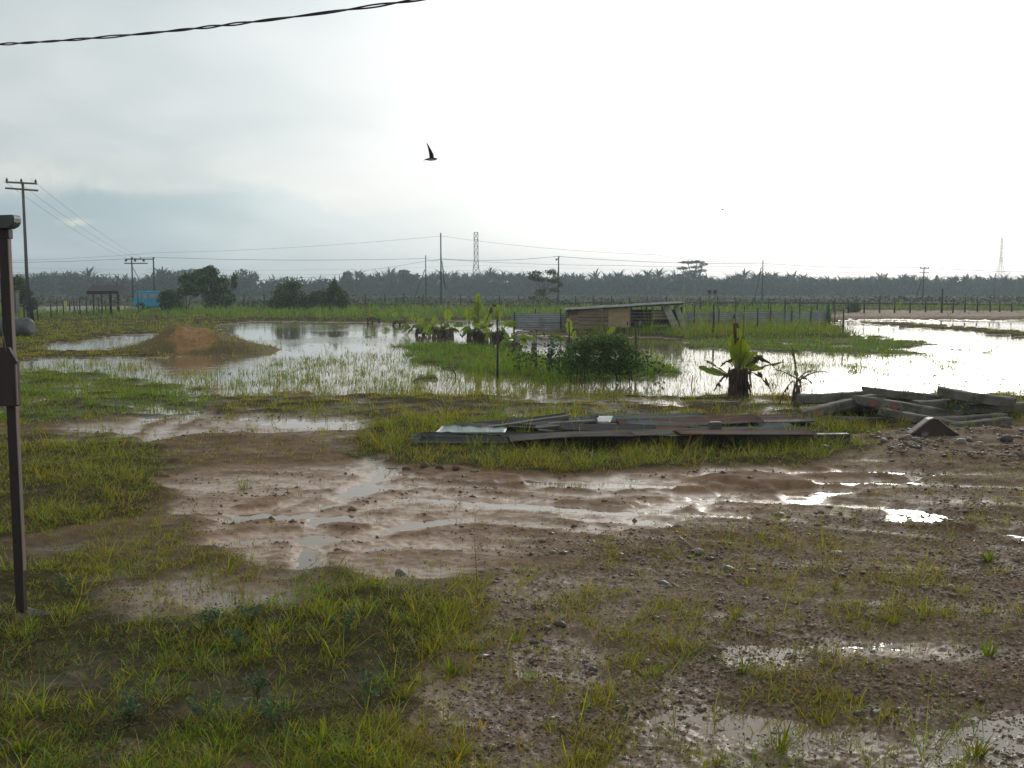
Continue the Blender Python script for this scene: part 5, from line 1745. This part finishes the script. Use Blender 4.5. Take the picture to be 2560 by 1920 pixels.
# ------------------------------------------------------------------ foreground post, cable, birds
def timber_post():
    b = gp(52.5, 1543, .04); Y = b.y
    t = thing('timber_post', 'dark brown timber post with gutter end at left foreground', 'post', tuple(b))
    top = at(12, 548, Y).z
    MB().box((b.x - .004, Y + .022, (top - .1) / 2), (.056, .05, top + .1)).build('shaft', M['wood_post'], t, .004)
    MB().box((b.x + .0275, Y + .022, (top + .3) / 2), (.006, .044, top - .4)).build('lit_edge_strip', M['wood_edge'], t, .003)  # light on the post's right face, put in as a pale strip
    zb, zt = at(40, 1015, Y - .03).z, at(40, 868, Y - .03).z
    x0, x1 = b.x - .06, b.x + .072
    MB().prism([(x0, 0, zb), (x1, 0, zb), (x1, 0, zt - .09), (x1 - .035, 0, zt - .03), (x1 - .05, 0, zt), (x0, 0, zt)], (0, Y - .045, 0), (0, Y - .008, 0)).build('nailed_board', M['wood_post'], t, .003)
    MB().box((x1 - .004, Y - .05, (zb + zt - .1) / 2), (.008, .012, zt - .12 - zb)).build('board_edge', M['wood_edge'], t)
    # half-round gutter end on top
    pr = [(0.0, 0.0), (.135, .004), (.145, -.012), (.142, -.045), (.128, -.068), (.10, -.082), (.06, -.084), (0, -.086)]
    zc = at(12, 539, Y).z
    MB().prism([(x - .05 + b.x, 0, z + zc) for x, z in pr] + [(b.x - .5, 0, zc - .086), (b.x - .5, 0, zc)], (0, Y - .04, 0), (0, Y + .06, 0)).build('gutter', M['gutter'], t, .006)
    MB().box((b.x + .002, Y + .022, zc - .115), (.075, .06, .06)).build('bracket', M['wood_post'], t, .004)
    MB().tube([(b.x - .06, Y - .06, at(0, 720, Y).z), (b.x - .03, Y - .058, at(0, 780, Y).z), (b.x + .01, Y - .056, at(0, 860, Y).z), (b.x + .015, Y - .056, at(0, 880, Y).z)], .0025, 4).build('loose_wire', M['wood_edge'], t)
    # footing lump
    rg = np.random.default_rng(2)
    th = np.linspace(0, 6.283, 17)[:-1]
    mb = MB()
    rings = []
    for rr_, zz in ((.20, -.05), (.18, .03), (.11, .05), (.02, .052)):
        rings.append([(b.x - .02 + rr_ * 1.15 * math.cos(a) * (1 + .12 * math.sin(3 * a)), Y + .0 + rr_ * .85 * math.sin(a), b.z - .02 + zz + .01 * math.sin(5 * a)) for a in th] )
    for r_ in rings: r_.append(r_[0])
    mb.grid(rings)
    mb.build('footing', M['concrete_dark'], t)


timber_post()


def service_cable():
    A, B = at(-260, 118, 10.5), at(1420, -60, 6.2)
    t = thing('overhead_cable', 'twisted black overhead cable crossing the upper left sky', 'cable', tuple(A))
    n = 240
    for ph in (0, math.pi):
        P = []
        for i in range(n + 1):
            s = i / n
            c = A.lerp(B, s) - Vector((0, 0, .10 * 4 * s * (1 - s)))
            a = ph + s * 2 * math.pi * 10 + .8 * math.sin(s * 21)
            rr_ = .0068 + .002 * math.sin(s * 33)
            P.append(c + Vector((rr_ * .2 * math.cos(a), rr_ * math.sin(a), rr_ * math.cos(a))))
        MB().tube(P, .0062, 6).build('strand', M['wire'], t)


service_cable()


def bird(label, u, v, Y, size, up=1.0, bank=0.0, group='swallows in flight'):
    c = at(u, v, Y)
    t = thing('swallow', label, 'bird', tuple(c), group)
    s = size
    mb = MB()
    # body along +x, beak right
    xs = [-.50, -.38, -.2, 0, .2, .36, .46, .56]; rs = [.02, .06, .105, .13, .125, .10, .075, .01]
    mb.tube([(c.x + x * s, c.y, c.z + (.05 * x) * s) for x in xs], [r_ * s for r_ in rs], 10)
    for sg in (1, -1):
        # wing: root on the back, swept backwards, thin tip
        P = []
        for q, (le, te, out) in enumerate(((.26, -.10, 0), (.22, -.12, .35), (.02, -.18, .75), (-.22, -.28, 1.15))):
            yy = sg * (out * .62 + .06); zz = out * up + .06
            P.append([(c.x + le * s, c.y + yy * s, c.z + zz * s), (c.x + (le + te) / 2 * s, c.y + yy * s, c.z + (zz + .03) * s), (c.x + te * s, c.y + yy * s, c.z + zz * s)])
        mb.grid(P)
        # forked tail
        mb.grid([[(c.x - .42 * s, c.y, c.z - .05 * s), (c.x - .42 * s, c.y + sg * .06 * s, c.z)],
                 [(c.x - .72 * s, c.y + sg * .10 * s, c.z - (.22 if sg > 0 else -.0) * s), (c.x - .62 * s, c.y + sg * .14 * s, c.z - (.12 if sg > 0 else .02) * s)]])
    o = mb.build('body', M['bird'], t)
    o2 = MB().tube([(c.x + x * s, c.y - .035 * s, c.z + (.05 * x - .035) * s) for x in (-.3, -.15, .05, .25, .36)], [.02 * s, .075 * s, .10 * s, .09 * s, .03 * s], 10).build('belly', M['bird_pale'], t)


bird('larger swallow with raised wing, flying right', 1077, 398, 9.0, .105, 1.0)
bird('small distant bird over the right part of the plantation', 1806, 524, 26, .085, .25)
bird('tiny bird just above the strutted pole', 1911, 636, 60, .10, .2)


# ------------------------------------------------------------------ pile of sheets and planks
def sheet_pile():
    G = 'sheets stacked in the scrap pile'
    rg = random.Random(12)
    def px(u, v, z):
        return gp(u, v, z)
    def lay(label, mat, u0, u1, v, z, w, yaw=0, pitch=0, roll=0, bend=0, nr=6, amp=.02, ragged=0):
        a, b = px(u0, v, z), px(u1, v, z)
        c = (a + b) / 2
        sheet('corrugated_sheet', mat, c, (b - a).length, w, yaw, pitch, roll, nr, amp, bend, label=label, group=G, ragged=ragged)
    lay('bottom dark sheet at the left end of the scrap pile', 'tin_dark', 1032, 1480, 1094, .12, .8, 1, 0, 3)
    lay('bottom dark sheet under the middle of the scrap pile', 'tin_dark', 1330, 1900, 1085, .06, 1.0, -1)
    lay('bottom dark sheet at the right end of the scrap pile', 'tin_dark', 1640, 2045, 1076, .06, .95, 1)
    lay('dark sheet with turned-up front edge facing the yard', 'tin_dark', 1050, 1420, 1101, .13, .24, -1.2, .4, 58, .02, 3, .012, .02)
    lay('dark sheet edge along the front of the pile middle', 'tin_dark', 1390, 1830, 1098, .10, .20, .8, 0, 48, .015, 3, .012, .02)
    lay('second layer dark sheet in the scrap pile middle', 'tin_dark', 1280, 1830, 1075, .12, .85, -2, 0, 3)
    lay('second layer sheet at the scrap pile right', 'tin_dark', 1560, 2040, 1070, .12, .8, 1.5, .5, 2)
    lay('sheet with broken left edge in the scrap pile centre', 'tin_dark', 1270, 1590, 1062, .20, .7, -3, -1.5, 4, .01, 6, .012, .03)
    lay('smooth grey sheet on the right of the scrap pile', 'tin', 1560, 1990, 1072, .17, .55, 2.5, .6, 4, .0, 7)
    lay('rust-streaked long sheet on top of the scrap pile', 'tin_rust', 1545, 1900, 1054, .24, .5, 3.5, 1.6, 6, .02, 5)
    lay('rusty short sheet at the back right of scrap pile', 'tin_rust', 1760, 2010, 1045, .22, .42, 3, .4, 5, .01, 4)
    lay('grey ribbed sheet at the rear of the scrap pile', 'tin', 1480, 1760, 1046, .24, .5, 1, .5, 5, 0, 6)
    lay('narrow dark sheet crossing the scrap pile centre', 'tin_dark', 1400, 1640, 1070, .25, .35, -1, -1.2, 8, .01, 4)
    lay('sheet tilted up towards the back of the pile', 'tin_dark', 1180, 1420, 1055, .20, .30, 9, 4.5, 12, .02, 4)
    ORD = 'first second third fourth fifth sixth seventh eighth ninth tenth eleventh twelfth thirteenth fourteenth fifteenth topmost'.split()
    for q in range(16):
        u0 = rg.uniform(1120, 1750); ln = rg.uniform(220, 420); z = .07 + .012 * q
        v = rg.uniform(1058, 1096) - 10 * (q / 16)
        mt = rg.choice(['tin_dark', 'tin_dark', 'tin', 'tin_rust', 'wood_old'])
        side = ('at the left end', 'left of the middle', 'in the middle', 'right of the middle', 'at the right end')[min(4, max(0, int((u0 + ln / 2 - 1150) / 150)))]
        lb = {'tin_dark': 'dark', 'tin': 'grey', 'tin_rust': 'rust-brown', 'wood_old': 'pale brown'}[mt] + ' narrow ' + ('long' if ln > 320 else 'short') + ' sheet ' + side + ' of the scrap pile, ' + ORD[q] + ' layer up'
        lay(lb, mt, u0, min(u0 + ln, 2030), v, z, rg.uniform(.25, .6),
            rg.uniform(-5, 5), rg.uniform(-2.6, 2.6), rg.uniform(-4, 12), rg.uniform(-.03, .06), rg.randrange(3, 5), .022, .02)
    # pale green trapezoid roofing sheet, ribs across
    c = px(1180, 1078, .20)
    o = sheet('roofing_sheet', 'tin_green', c, .75, .95, 86, 0, 2, 4, .010, .02, label='pale green ribbed roofing sheet at left of scrap pile', cat='metal sheet')
    # loose boards
    def board(label, mat, p, q, w, h, roll=0, name='board'):
        o = rough_beam(p, q, w, h, roll, len(label), .006, 8).build(name, M[mat])
        tag(o, label, 'board')
    board('long grey board slanting up behind the green sheet', 'wood_old', px(1185, 1072, .16), px(1425, 1038, .36), .14, .025)
    board('short dark board on top of the scrap pile', 'wood_old', px(1375, 1060, .27), px(1485, 1052, .30), .12, .03)
    board('pale board end poking from the left of scrap pile', 'wood_old', px(1025, 1104, .06), px(1110, 1094, .10), .25, .02, .3)
    board('thin pale batten along the front foot of scrap pile', 'wood_edge', px(1045, 1112, .05), px(1250, 1098, .09), .03, .03)
    board('splintered board in the middle of the scrap pile', 'wood_old', px(1340, 1068, .25), px(1430, 1060, .27), .10, .025, .2)
    board('white crumpled sheet lying on the scrap pile', 'paper_white', px(1488, 1048, .30), px(1530, 1048, .31), .3, .02, .15)
    board('black scrap beside the white sheet on the pile', 'pole_dark', px(1452, 1050, .30), px(1492, 1049, .31), .22, .03, .3)
    o = MB().tube([px(1092, 1046, .14) , px(1122, 1062, .06)], .022, 8).build('round_stick', M['stick'])
    tag(o, 'short pinkish stick leaning left of the green sheet', 'stick')
    # fallen concrete fence post with a stub
    a, b = px(1345, 1108, .07), px(2122, 1100, .09)
    t = thing('fallen_post', 'long fallen brown post with upright stub before scrap pile', 'post', tuple((a + b) / 2))
    MB().beam(a + Vector((0, 0, .02)), b + Vector((0, 0, .02)), .13, .15).build('shaft', M['concrete_dark'], t, .015)
    s = a.lerp(b, .565)
    MB().box(s + Vector((0, -.01, .15)), (.19, .12, .26), None, .9).build('stub', M['concrete_dark'], t, .02)
    s = px(1268, 1108, .07)
    o = MB().beam(s - Vector((.06, 0, 0)), s + Vector((.07, .02, .02)), .13, .13).build('concrete_block', M['concrete_dark'], None, .02)
    tag(o, 'small dark block left of the fallen brown post', 'block')
    # litter in the grass before it
    o = MB().tube([px(1463, 1130, .06), px(1500, 1146, .04)], .03, 8).build('pipe_piece', M['gutter']); tag(o, 'short green-grey pipe piece lying in the grass', 'pipe')
    o = MB().beam(px(1378, 1156, .06), px(1388, 1172, .03), .05, .015).build('wood_chip', M['wood_edge']); tag(o, 'small pale wood chip in the grass', 'wood chip')
    o = MB().beam(px(1795, 1008, .05), px(1850, 1006, .06), .14, .05).build('flat_stone', M['concrete']); tag(o, 'flat pale slab in the grass under the banana clump', 'slab')
    o = MB().tube([px(1560, 988, .03), px(1640, 993, .03)], .012, 6).build('floating_stick', M['wood_dark']); tag(o, 'thin dark stick floating left of the banana clump', 'stick')
    o = MB().tube([px(1700, 997, .03), px(1860, 993, .05)], .02, 6).build('floating_stick', M['wood_dark']); tag(o, 'dark stick lying at the foot of the banana clump', 'stick')


M['stick'] = solid('pinkish_stick', (.34, .23, .19), (.25, .17, .14), .7, 9, .2)
sheet_pile()


# ------------------------------------------------------------------ heap of concrete piles
def concrete_heap():
    G = 'concrete beams in the heap'
    def cb(label, u0, v0, Y0, u1, v1, Y1, w, h, roll=0.0, paint=(), hook=None):
        a, b = at(u0, v0, Y0), at(u1, v1, Y1)
        h *= .85; a.z = max(a.z - .04, h * .4); b.z = max(b.z - .04, h * .4)
        t = thing('concrete_post', label, 'concrete post', tuple((a + b) / 2), G)
        rough_beam(a, b, w, h, roll, int(u0 + v1)).build('shaft', M['concrete'], t)
        d = (b - a)
        for s in paint:
            c = a + d * s
            # faded daub on the face turned to the yard
            x = d.normalized(); n = Vector((0, -1, 0)); n = (n - x * n.dot(x)).normalized(); z = x.cross(n)
            rg = random.Random(int(u0 + s * 100)); mb = MB(); k = len(mb.v)
            pts = []
            for i in range(12):
                an = 6.283 * i / 12
                pts.append(c + n * (w / 2 + .010) + x * math.cos(an) * rg.uniform(.05, .1) + z * math.sin(an) * rg.uniform(.25, .4) * h)
            mb.v = [c + n * (w / 2 + .010)] + pts
            mb.f = [(0, i + 1, (i + 1) % 12 + 1) for i in range(12)]; mb.sm = [False] * 12
            mb.build('paint_mark', M['red_paint'], t)
        if hook:
            c = a + d * hook + Vector((0, 0, h / 2 - .01))
            MB().tube([c, c + Vector((.01, 0, .10)), c + Vector((.04, 0, .13)), c + Vector((.07, 0, .10)), c + Vector((.08, 0, .03))], .007, 5).build('rebar_hook', M['pole_dark'], t)
    cb('level beam at the back left of the concrete heap', 2000, 992, 17.2, 2190, 981, 17.6, .2, .2)
    cb('beam resting highest at the centre of concrete heap', 2160, 970, 17.3, 2345, 992, 17.3, .2, .17, hook=.15)
    cb('front left beam with red mark on its low end', 2005, 1030, 16.3, 2185, 990, 16.7, .2, .18, paint=(.15,))
    cb('broad central beam with red paint marks, sloping right', 2135, 992, 16.5, 2365, 1030, 16.5, .22, .2, paint=(.18, .42))
    cb('long front beam reaching the ground at right', 2200, 1022, 16.2, 2400, 1062, 15.7, .2, .15)
    cb('light beam wedge pointing right atop the concrete heap', 2345, 972, 17.0, 2535, 1000, 16.6, .24, .2)
    cb('dark level beam at the right end of the heap', 2425, 1016, 16.9, 2720, 1008, 17.2, .2, .2)
    cb('short beam in the right middle of the concrete heap', 2290, 1005, 16.8, 2430, 995, 17.2, .2, .16)
    cb('low beam under the right wedge, half in grass', 2340, 1046, 16.0, 2510, 1036, 16.2, .2, .15)
    cb('near beam with clean edge at right in the grass', 2375, 1062, 15.6, 2524, 1046, 15.8, .16, .15)
    cb('dark bottom beam running under the concrete heap', 2005, 1038, 16.4, 2330, 1046, 16.4, .16, .13)
    cb('flat slab filling the left gap of the concrete heap', 2080, 1012, 16.9, 2230, 1004, 17.0, .42, .12)
    cb('flat slab low in the middle of the concrete heap', 2230, 1030, 16.7, 2420, 1024, 16.9, .42, .12)
    cb('tilted slab behind the central beams of the heap', 2225, 1000, 17.3, 2400, 1000, 17.5, .40, .14, .25)
    cb('slab at the back right under the wedge beam', 2370, 1010, 17.2, 2540, 1012, 17.2, .40, .14)
    # dark peaked slab
    b = gp(2332, 1091, .1)
    t = thing('peaked_slab', 'dark rust-brown peaked slab lying beside the gravel', 'slab', tuple(b))
    pr = [(-.33, -.05), (-.33, .03), (-.27, .07), (-.06, .24), (.0, .26), (.06, .25), (.28, .08), (.38, .02), (.38, -.05)]
    MB().prism([(x, 0, z) for x, z in pr], b, b + Vector((.05, .3, -.01))).build('slab', M['slab'], t, .02)
    MB().tube([b + Vector((x, -.004, z)) for x, z in pr[1:-1]], .012, 6).build('rim', M['wood_edge'], t)


M['slab'] = solid('rusty_dark_slab', (.06, .035, .026), (.03, .024, .022), .5, 5, .5)
concrete_heap()


# ------------------------------------------------------------------ stones
def stones():
    rg = random.Random(31)
    def base_mesh(seed):
        rng = np.random.default_rng(seed)
        mb = MB(); nth, nph = 9, 6
        P = []
        for j in range(nph + 1):
            ph = -math.pi / 2 + math.pi * j / nph
            row = []
            for i in range(nth + 1):
                th = 6.28318 * (i % nth) / nth
                r = 1 + .25 * math.sin(2 * th + seed) * math.cos(ph) + .16 * math.sin(3 * th + ph * 2 + seed * 2) * math.cos(ph) + rng.uniform(-.07, .07) * (0 < j < nph) * (i % nth > 0)
                row.append((r * math.cos(th) * math.cos(ph), r * math.sin(th) * math.cos(ph), math.sin(ph) * (1 + .12 * math.sin(seed))))
            P.append(row)
        mb.grid(P)
        me = bpy.data.meshes.new('stone')
        me.from_pydata([tuple(v) for v in mb.v], [], mb.f); me.polygons.foreach_set('use_smooth', [True] * len(mb.f)); me.update()
        return me
    base = [base_mesh(s) for s in range(5)]
    mats = {'grey': solid('grey_stone', (.12, .115, .108), (.07, .068, .064), .45, 9, .25), 'tan': solid('tan_stone', (.30, .20, .12), (.20, .13, .085), .5, 9, .25),
            'dark': solid('dark_stone', (.06, .05, .045), (.035, .03, .028), .4, 9, .25), 'clod': solid('brown_clod', (.13, .07, .05), (.08, .045, .034), .8, 9, .5),
            'pale': solid('pale_stone', (.20, .18, .155), (.12, .11, .095), .5, 9, .25)}
    def st(u, v, wpx, kind_, label=None, group=None, flat=.5, asp=.7):
        p = gpt(u, v); k = (p.y * CP + 2 * SP) / FPX
        w = wpx * k / 2 * rg.uniform(.8, 1.0); flat = flat * rg.uniform(.7, 1.25); asp = asp * rg.uniform(.8, 1.3)
        me = base[rg.randrange(5)].copy(); me.name = 'stone'; me.materials.append(mats[kind_])
        o = bpy.data.objects.new('stone' if kind_ != 'clod' else 'mud_clod', me); COL.objects.link(o)
        o.scale = (w * .85, w * asp, w * flat); o.rotation_euler = (rg.uniform(-.15, .15), rg.uniform(-.15, .15), rg.uniform(0, 6.28))
        o.location = (p.x, p.y, p.z + w * flat * .15)
        tag(o, label, 'stone' if kind_ != 'clod' else 'mud clod', group)
    for a in ((1188, 1509, 34, 'tan', 'round tan stone at the edge of the foreground grass'), (1217, 1513, 20, 'clod', 'small brown clod right of the round tan stone'),
              (1400, 1578, 44, 'dark', 'dark rounded stone at the rim of the near puddle'), (1365, 1584, 40, 'dark', 'flat dark stone left of the dark rounded stone'),
              (1482, 1678, 36, 'dark', 'dark upright stone in the centre foreground'), (1567, 1700, 42, 'tan', 'smooth tan cobble in the centre foreground'),
              (1553, 1684, 20, 'tan', 'small tan stone touching the smooth cobble'), (1228, 1880, 42, 'grey', 'flat grey stone at the bottom centre edge'),
              (985, 1692, 20, 'dark', 'small dark purple stone in the foreground grass'), (1658, 1470, 40, 'grey', 'grey slab stone left of the gravel middle'),
              (1818, 1436, 46, 'dark', 'dark low stone in the centre of the gravel'), (1880, 1441, 34, 'grey', 'low grey stone right of dark gravel stone'),
              (1915, 1512, 28, 'dark', 'dark stone half sunk in gravel'), (2088, 1398, 46, 'pale', 'pale angular stone at the upper gravel edge'),
              (2146, 1797, 36, 'dark', 'left dark stone of a pair standing in the near puddle'), (2192, 1792, 54, 'grey', 'larger grey stone of the pair in the near puddle'),
              (1805, 1788, 28, 'tan', 'small tan stone at the lower gravel'), (1745, 1395, 44, 'pale', 'pale brown lump stone above the gravel middle'),
              (1705, 1455, 22, 'pale', 'small pale pebble beside the grey slab stone'), (1380, 1395, 34, 'pale', 'thin pale stone at the mud edge'),
              (775, 1400, 24, 'dark', 'dark stone standing in the left silty puddle'), (1018, 1180, 30, 'clod', 'left clod of the row beside long puddle'),
              (1062, 1177, 38, 'clod', 'biggest clod of the row beside long puddle'), (1140, 1182, 34, 'clod', 'right clod of the row beside long puddle'),
              (1100, 1183, 30, 'clod', 'third clod in the row beside long puddle'), (2310, 1108, 40, 'grey', 'grey stone right below the peaked slab'),
              (2290, 1118, 40, 'pale', 'pale stone on the rubble below the peaked slab'), (2210, 1118, 34, 'grey', 'rounded grey stone left of the rubble'),
              (2400, 1135, 34, 'pale', 'pale stone on the top of the rubble strip'), (2450, 1130, 30, 'grey', 'grey stone on the rubble near the right edge'),
              (2060, 1130, 40, 'dark', 'dark lump in the grass before the concrete heap'), (1000, 1440, 44, 'grey', 'flat grey stone beside left silty puddle'),
              (2515, 1125, 40, 'dark', 'dark rubble stone at the far right')):
        st(*a)
    n = 0
    while n < 70:
        u, v = rg.uniform(1150, 2560), rg.uniform(1300, 1900)
        p = gp(u, v); f = terrain([p.x], [p.y])
        if f['gravel'][0] < .5 or f['h'][0] < -.005: continue
        st(u, v, rg.uniform(10, 21), rg.choice(['grey', 'dark', 'grey', 'pale', 'grey']), 'small wet pebble lying in the gravel yard', 'pebbles of the gravel yard', .45)
        n += 1
    n = 0
    while n < 60:
        u, v = rg.uniform(2180, 2560), rg.uniform(1090, 1165)
        st(u, v, rg.uniform(10, 26), rg.choice(['grey', 'dark', 'pale', 'clod']), 'rubble stone in the bank below the concrete heap', 'rubble stones below the heap', .55)
        n += 1


stones()


# ------------------------------------------------------------------ single plants in the yard
def tufts():
    rng = np.random.default_rng(64)
    L = [(1240, 1045, .55, 26, .1, 'tall dark grass tuft behind the scrap pile'), (1150, 1052, .3, 24, .35, 'grass tuft left of the tall one behind scrap pile'),
         (985, 1140, .36, 40, .35, 'bright tall grass tuft left of the scrap pile'), (945, 1120, .28, 36, .45, 'yellowish tuft farthest left by the scrap pile'),
         (1855, 1090, .36, 40, .3, 'grass tuft growing through the right of scrap pile'), (1890, 1094, .32, 40, .25, 'bright arching tuft right of the post stub'),
         (1820, 1092, .26, 30, .35, 'small tuft just right of the post stub'), (1400, 1120, .24, 26, .4, 'tuft before the left end of the fallen post'),
         (1500, 1122, .26, 26, .45, 'tuft before the middle of the fallen post'), (1740, 1178, .32, 16, .65, 'lone yellow tuft at the mud edge'),
         (2090, 1095, .36, 36, .3, 'bright tuft between scrap pile and concrete heap'), (2190, 1100, .24, 24, .6, 'yellow tuft below the concrete heap'),
         (2080, 1066, .26, 30, .45, 'tuft before the left beams of the heap'), (2150, 1072, .3, 30, .4, 'tuft below the red-marked beam'), (2255, 1074, .28, 34, .5, 'tuft below the central beam of the heap'),
         (2420, 1076, .24, 34, .45, 'tuft right of the peaked slab'), (2490, 1068, .3, 34, .4, 'tuft before the near clean-edged beam'), (2545, 1050, .34, 40, .35, 'tall tuft at the right end of the heap'),
         (1620, 1120, .3, 30, .4, 'tuft leaning on the fallen post middle'), (1300, 1118, .2, 30, .5, 'tuft before the small dark block'), (1700, 1118, .22, 26, .45, 'tuft left of the post stub'),
         (608, 1228, .22, 26, .2, 'small dark tuft in the left silt'), (1950, 1885, .17, 46, .45, 'spiky grass clump in the near right puddle'),
         (2440, 1890, .15, 60, .5, 'dense grass clump at the bottom right corner'), (2090, 1410 + 80, .12, 36, .55, 'grass clump in the middle gravel'),
         (2470, 1415, .14, 60, .25, 'dark green clump at the right gravel edge'), (2470, 1650, .15, 50, .35, 'green clump in the right gravel'),
         (1835, 1560, .16, 30, .6, 'thin yellow tuft left of centre gravel'), (2235, 1575, .16, 34, .5, 'upright tuft in the right centre gravel'),
         (1130, 1690, .15, 60, .35, 'bright green clump by the foreground puddle'), (1290, 1610, .16, 30, .4, 'tuft standing at the left rim of near puddle'),
         (570, 1440, .22, 20, .6, 'tall yellow seed stalks in the left foreground puddle'), (200, 1500, .25, 30, .45, 'tall yellow-tipped tuft right of the timber post'),
         (1860, 1698, .14, 30, .5, 'small clump in the lower gravel'), (60, 1900, .16, 50, .3, 'dark clump in the bottom left corner'),
         (30, 1440, .28, 20, .3, 'upright tuft left of the timber post foot'), (800, 1890, .15, 50, .3, 'green clump at the bottom edge left of centre'),
         (1150, 1900, .13, 50, .35, 'arching clump at the bottom centre')]
    for (u, v, h, n, gy, lb) in L:
        b = gpt(u, v)
        t = thing('grass_tuft', lb, 'grass', tuple(b), 'separate grass tufts')
        a = rng.uniform(0, 6.283, n)
        rad = h * .16 * np.sqrt(rng.random(n))
        base = np.stack([b.x + rad * np.cos(a), b.y + rad * np.sin(a), np.full(n, b.z - .01)], 1)
        V, F = blades(base, a + rng.normal(0, .5, n), np.abs(rng.normal(0, .38, n)), h * rng.uniform(.5, 1.15, n), np.maximum(.006, .0005 * b.y) * rng.uniform(.8, 1.5, n), rng.uniform(.05, .9, n), rng)
        np_mesh('blades', V, F, M['leaf'], t, col=blade_cols(n, np.full(n, gy), rng) * .9)


tufts()


def seedlings():
    rng = np.random.default_rng(90)
    L = [(165, 1505, .17, 'bluish seedling right of the timber post foot'), (520, 1600, .14, 'bluish seedling in the left foreground grass'), (600, 1640, .15, 'bluish seedling left of centre foreground'),
         (625, 1590, .16, 'pair of bluish seedlings in foreground, upper one'), (860, 1610, .15, 'bluish seedling at right of the foreground grass'), (510, 1820, .15, 'large bluish seedling near the bottom left'),
         (690, 1840, .17, 'bluish seedling with hanging leaflets near the bottom'), (925, 1790, .18, 'dark bluish seedling at the yellow grass edge'), (320, 1810, .12, 'small seedling in the bottom left grass'),
         (640, 1740, .12, 'small seedling above the bottom left ones'), (1235, 1165, .17, 'leafy green weed in the grass before the scrap pile')]
    for u, v, h, lb in L:
        b = gpt(u, v)
        t = thing('seedling', lb, 'seedling', tuple(b), 'bluish seedlings in the foreground grass')
        mb = MB(); pts = []
        for j in range(5):
            a = rng.uniform(0, 6.28)
            e = b + Vector((math.cos(a) * h * .5, math.sin(a) * h * .5, h * rng.uniform(.7, 1.1)))
            mb.tube([b - Vector((0, 0, .01)), b.lerp(e, .6) + Vector((0, 0, h * .15)), e], [.003, .0025, .0015], 4)
            for s in np.linspace(.3, 1, 9):
                c = b.lerp(e, float(s)) + Vector((0, 0, h * .15 * math.sin(math.pi * float(s))))
                for sg in (-1, 1):
                    pts.append(c + Vector((rng.normal(0, .012) - math.sin(a) * .016 * sg, math.cos(a) * .016 * sg, rng.normal(0, .006) - .006)))
        mb.build('stem', M['midrib'], t)
        V, F = leaves(np.array([tuple(p) for p in pts]), .030, rng, .5, .5)
        np_mesh('foliage', V, F, M['foliage'], t, col=tint(len(pts), [(.075, .125, .075), (.06, .11, .06)], rng, .25, 4))
    # weeds on the concrete heap
    for u, v, Y, h, n, lb in ((2335, 992, 17.4, .62, 34, 'tall sprig behind the right wedge of the heap'), (2400, 985, 17.4, .45, 22, 'thin seeding sprig above the wedge beam'),
                              (2370, 1030, 16.4, .35, 90, 'leafy weed growing between the right beams'), (2410, 1035, 16.3, .3, 80, 'second leafy weed in the gap of the heap'),
                              (2215, 1040, 16.0, .3, 26, 'bright weed before the central beam'), (2245, 1040, 16.0, .3, 26, 'second bright weed before the central beam')):
        b = at(u, v, Y)
        b.z = .06
        top = at(u, v, Y).z + h * .7
        t = thing('heap_weed', lb, 'weed', tuple(b), 'weeds in the concrete heap')
        mb = MB(); pts = []
        for j in range(3):
            e = Vector((b.x + rng.uniform(-.12, .12), Y, top * rng.uniform(.8, 1.05)))
            mb.tube([b, b.lerp(e, .5) + Vector((.02, 0, 0)), e], [.006, .005, .002], 4)
            for q in range(n // 3):
                s = rng.uniform(.4, 1); pts.append(b.lerp(e, s) + Vector((rng.normal(0, .05), rng.normal(0, .05), rng.normal(0, .02))))
        mb.build('stem', M['midrib'], t)
        V, F = leaves(np.array([tuple(p) for p in pts]), .06, rng, .3, .45)
        np_mesh('foliage', V, F, M['leaf'], t, col=tint(len(pts), [(.08, .12, .03), (.10, .11, .035), (.05, .08, .025)], rng, .3, 4))


seedlings()


# ------------------------------------------------------------------ damp air
def haze():
    o = MB().box((0, 480, 15.5), (5200, 1100, 34)).build('haze', None)
    m = bpy.data.materials.new('damp_haze'); m.use_nodes = True
    t = NT(m.node_tree)
    v = t.n('ShaderNodeVolumePrincipled')
    v.inputs['Color'].default_value = (.78, .90, 1.0, 1)
    v.inputs['Density'].default_value = .0008
    v.inputs['Anisotropy'].default_value = .3
    ou = t.n('ShaderNodeOutputMaterial')
    t.t.links.new(v.outputs[0], ou.inputs['Volume'])
    o.data.materials.clear(); o.data.materials.append(m)
    o['kind'] = 'stuff'


haze()
for o in bpy.data.objects:
    if '_o' in o:
        del o['_o']
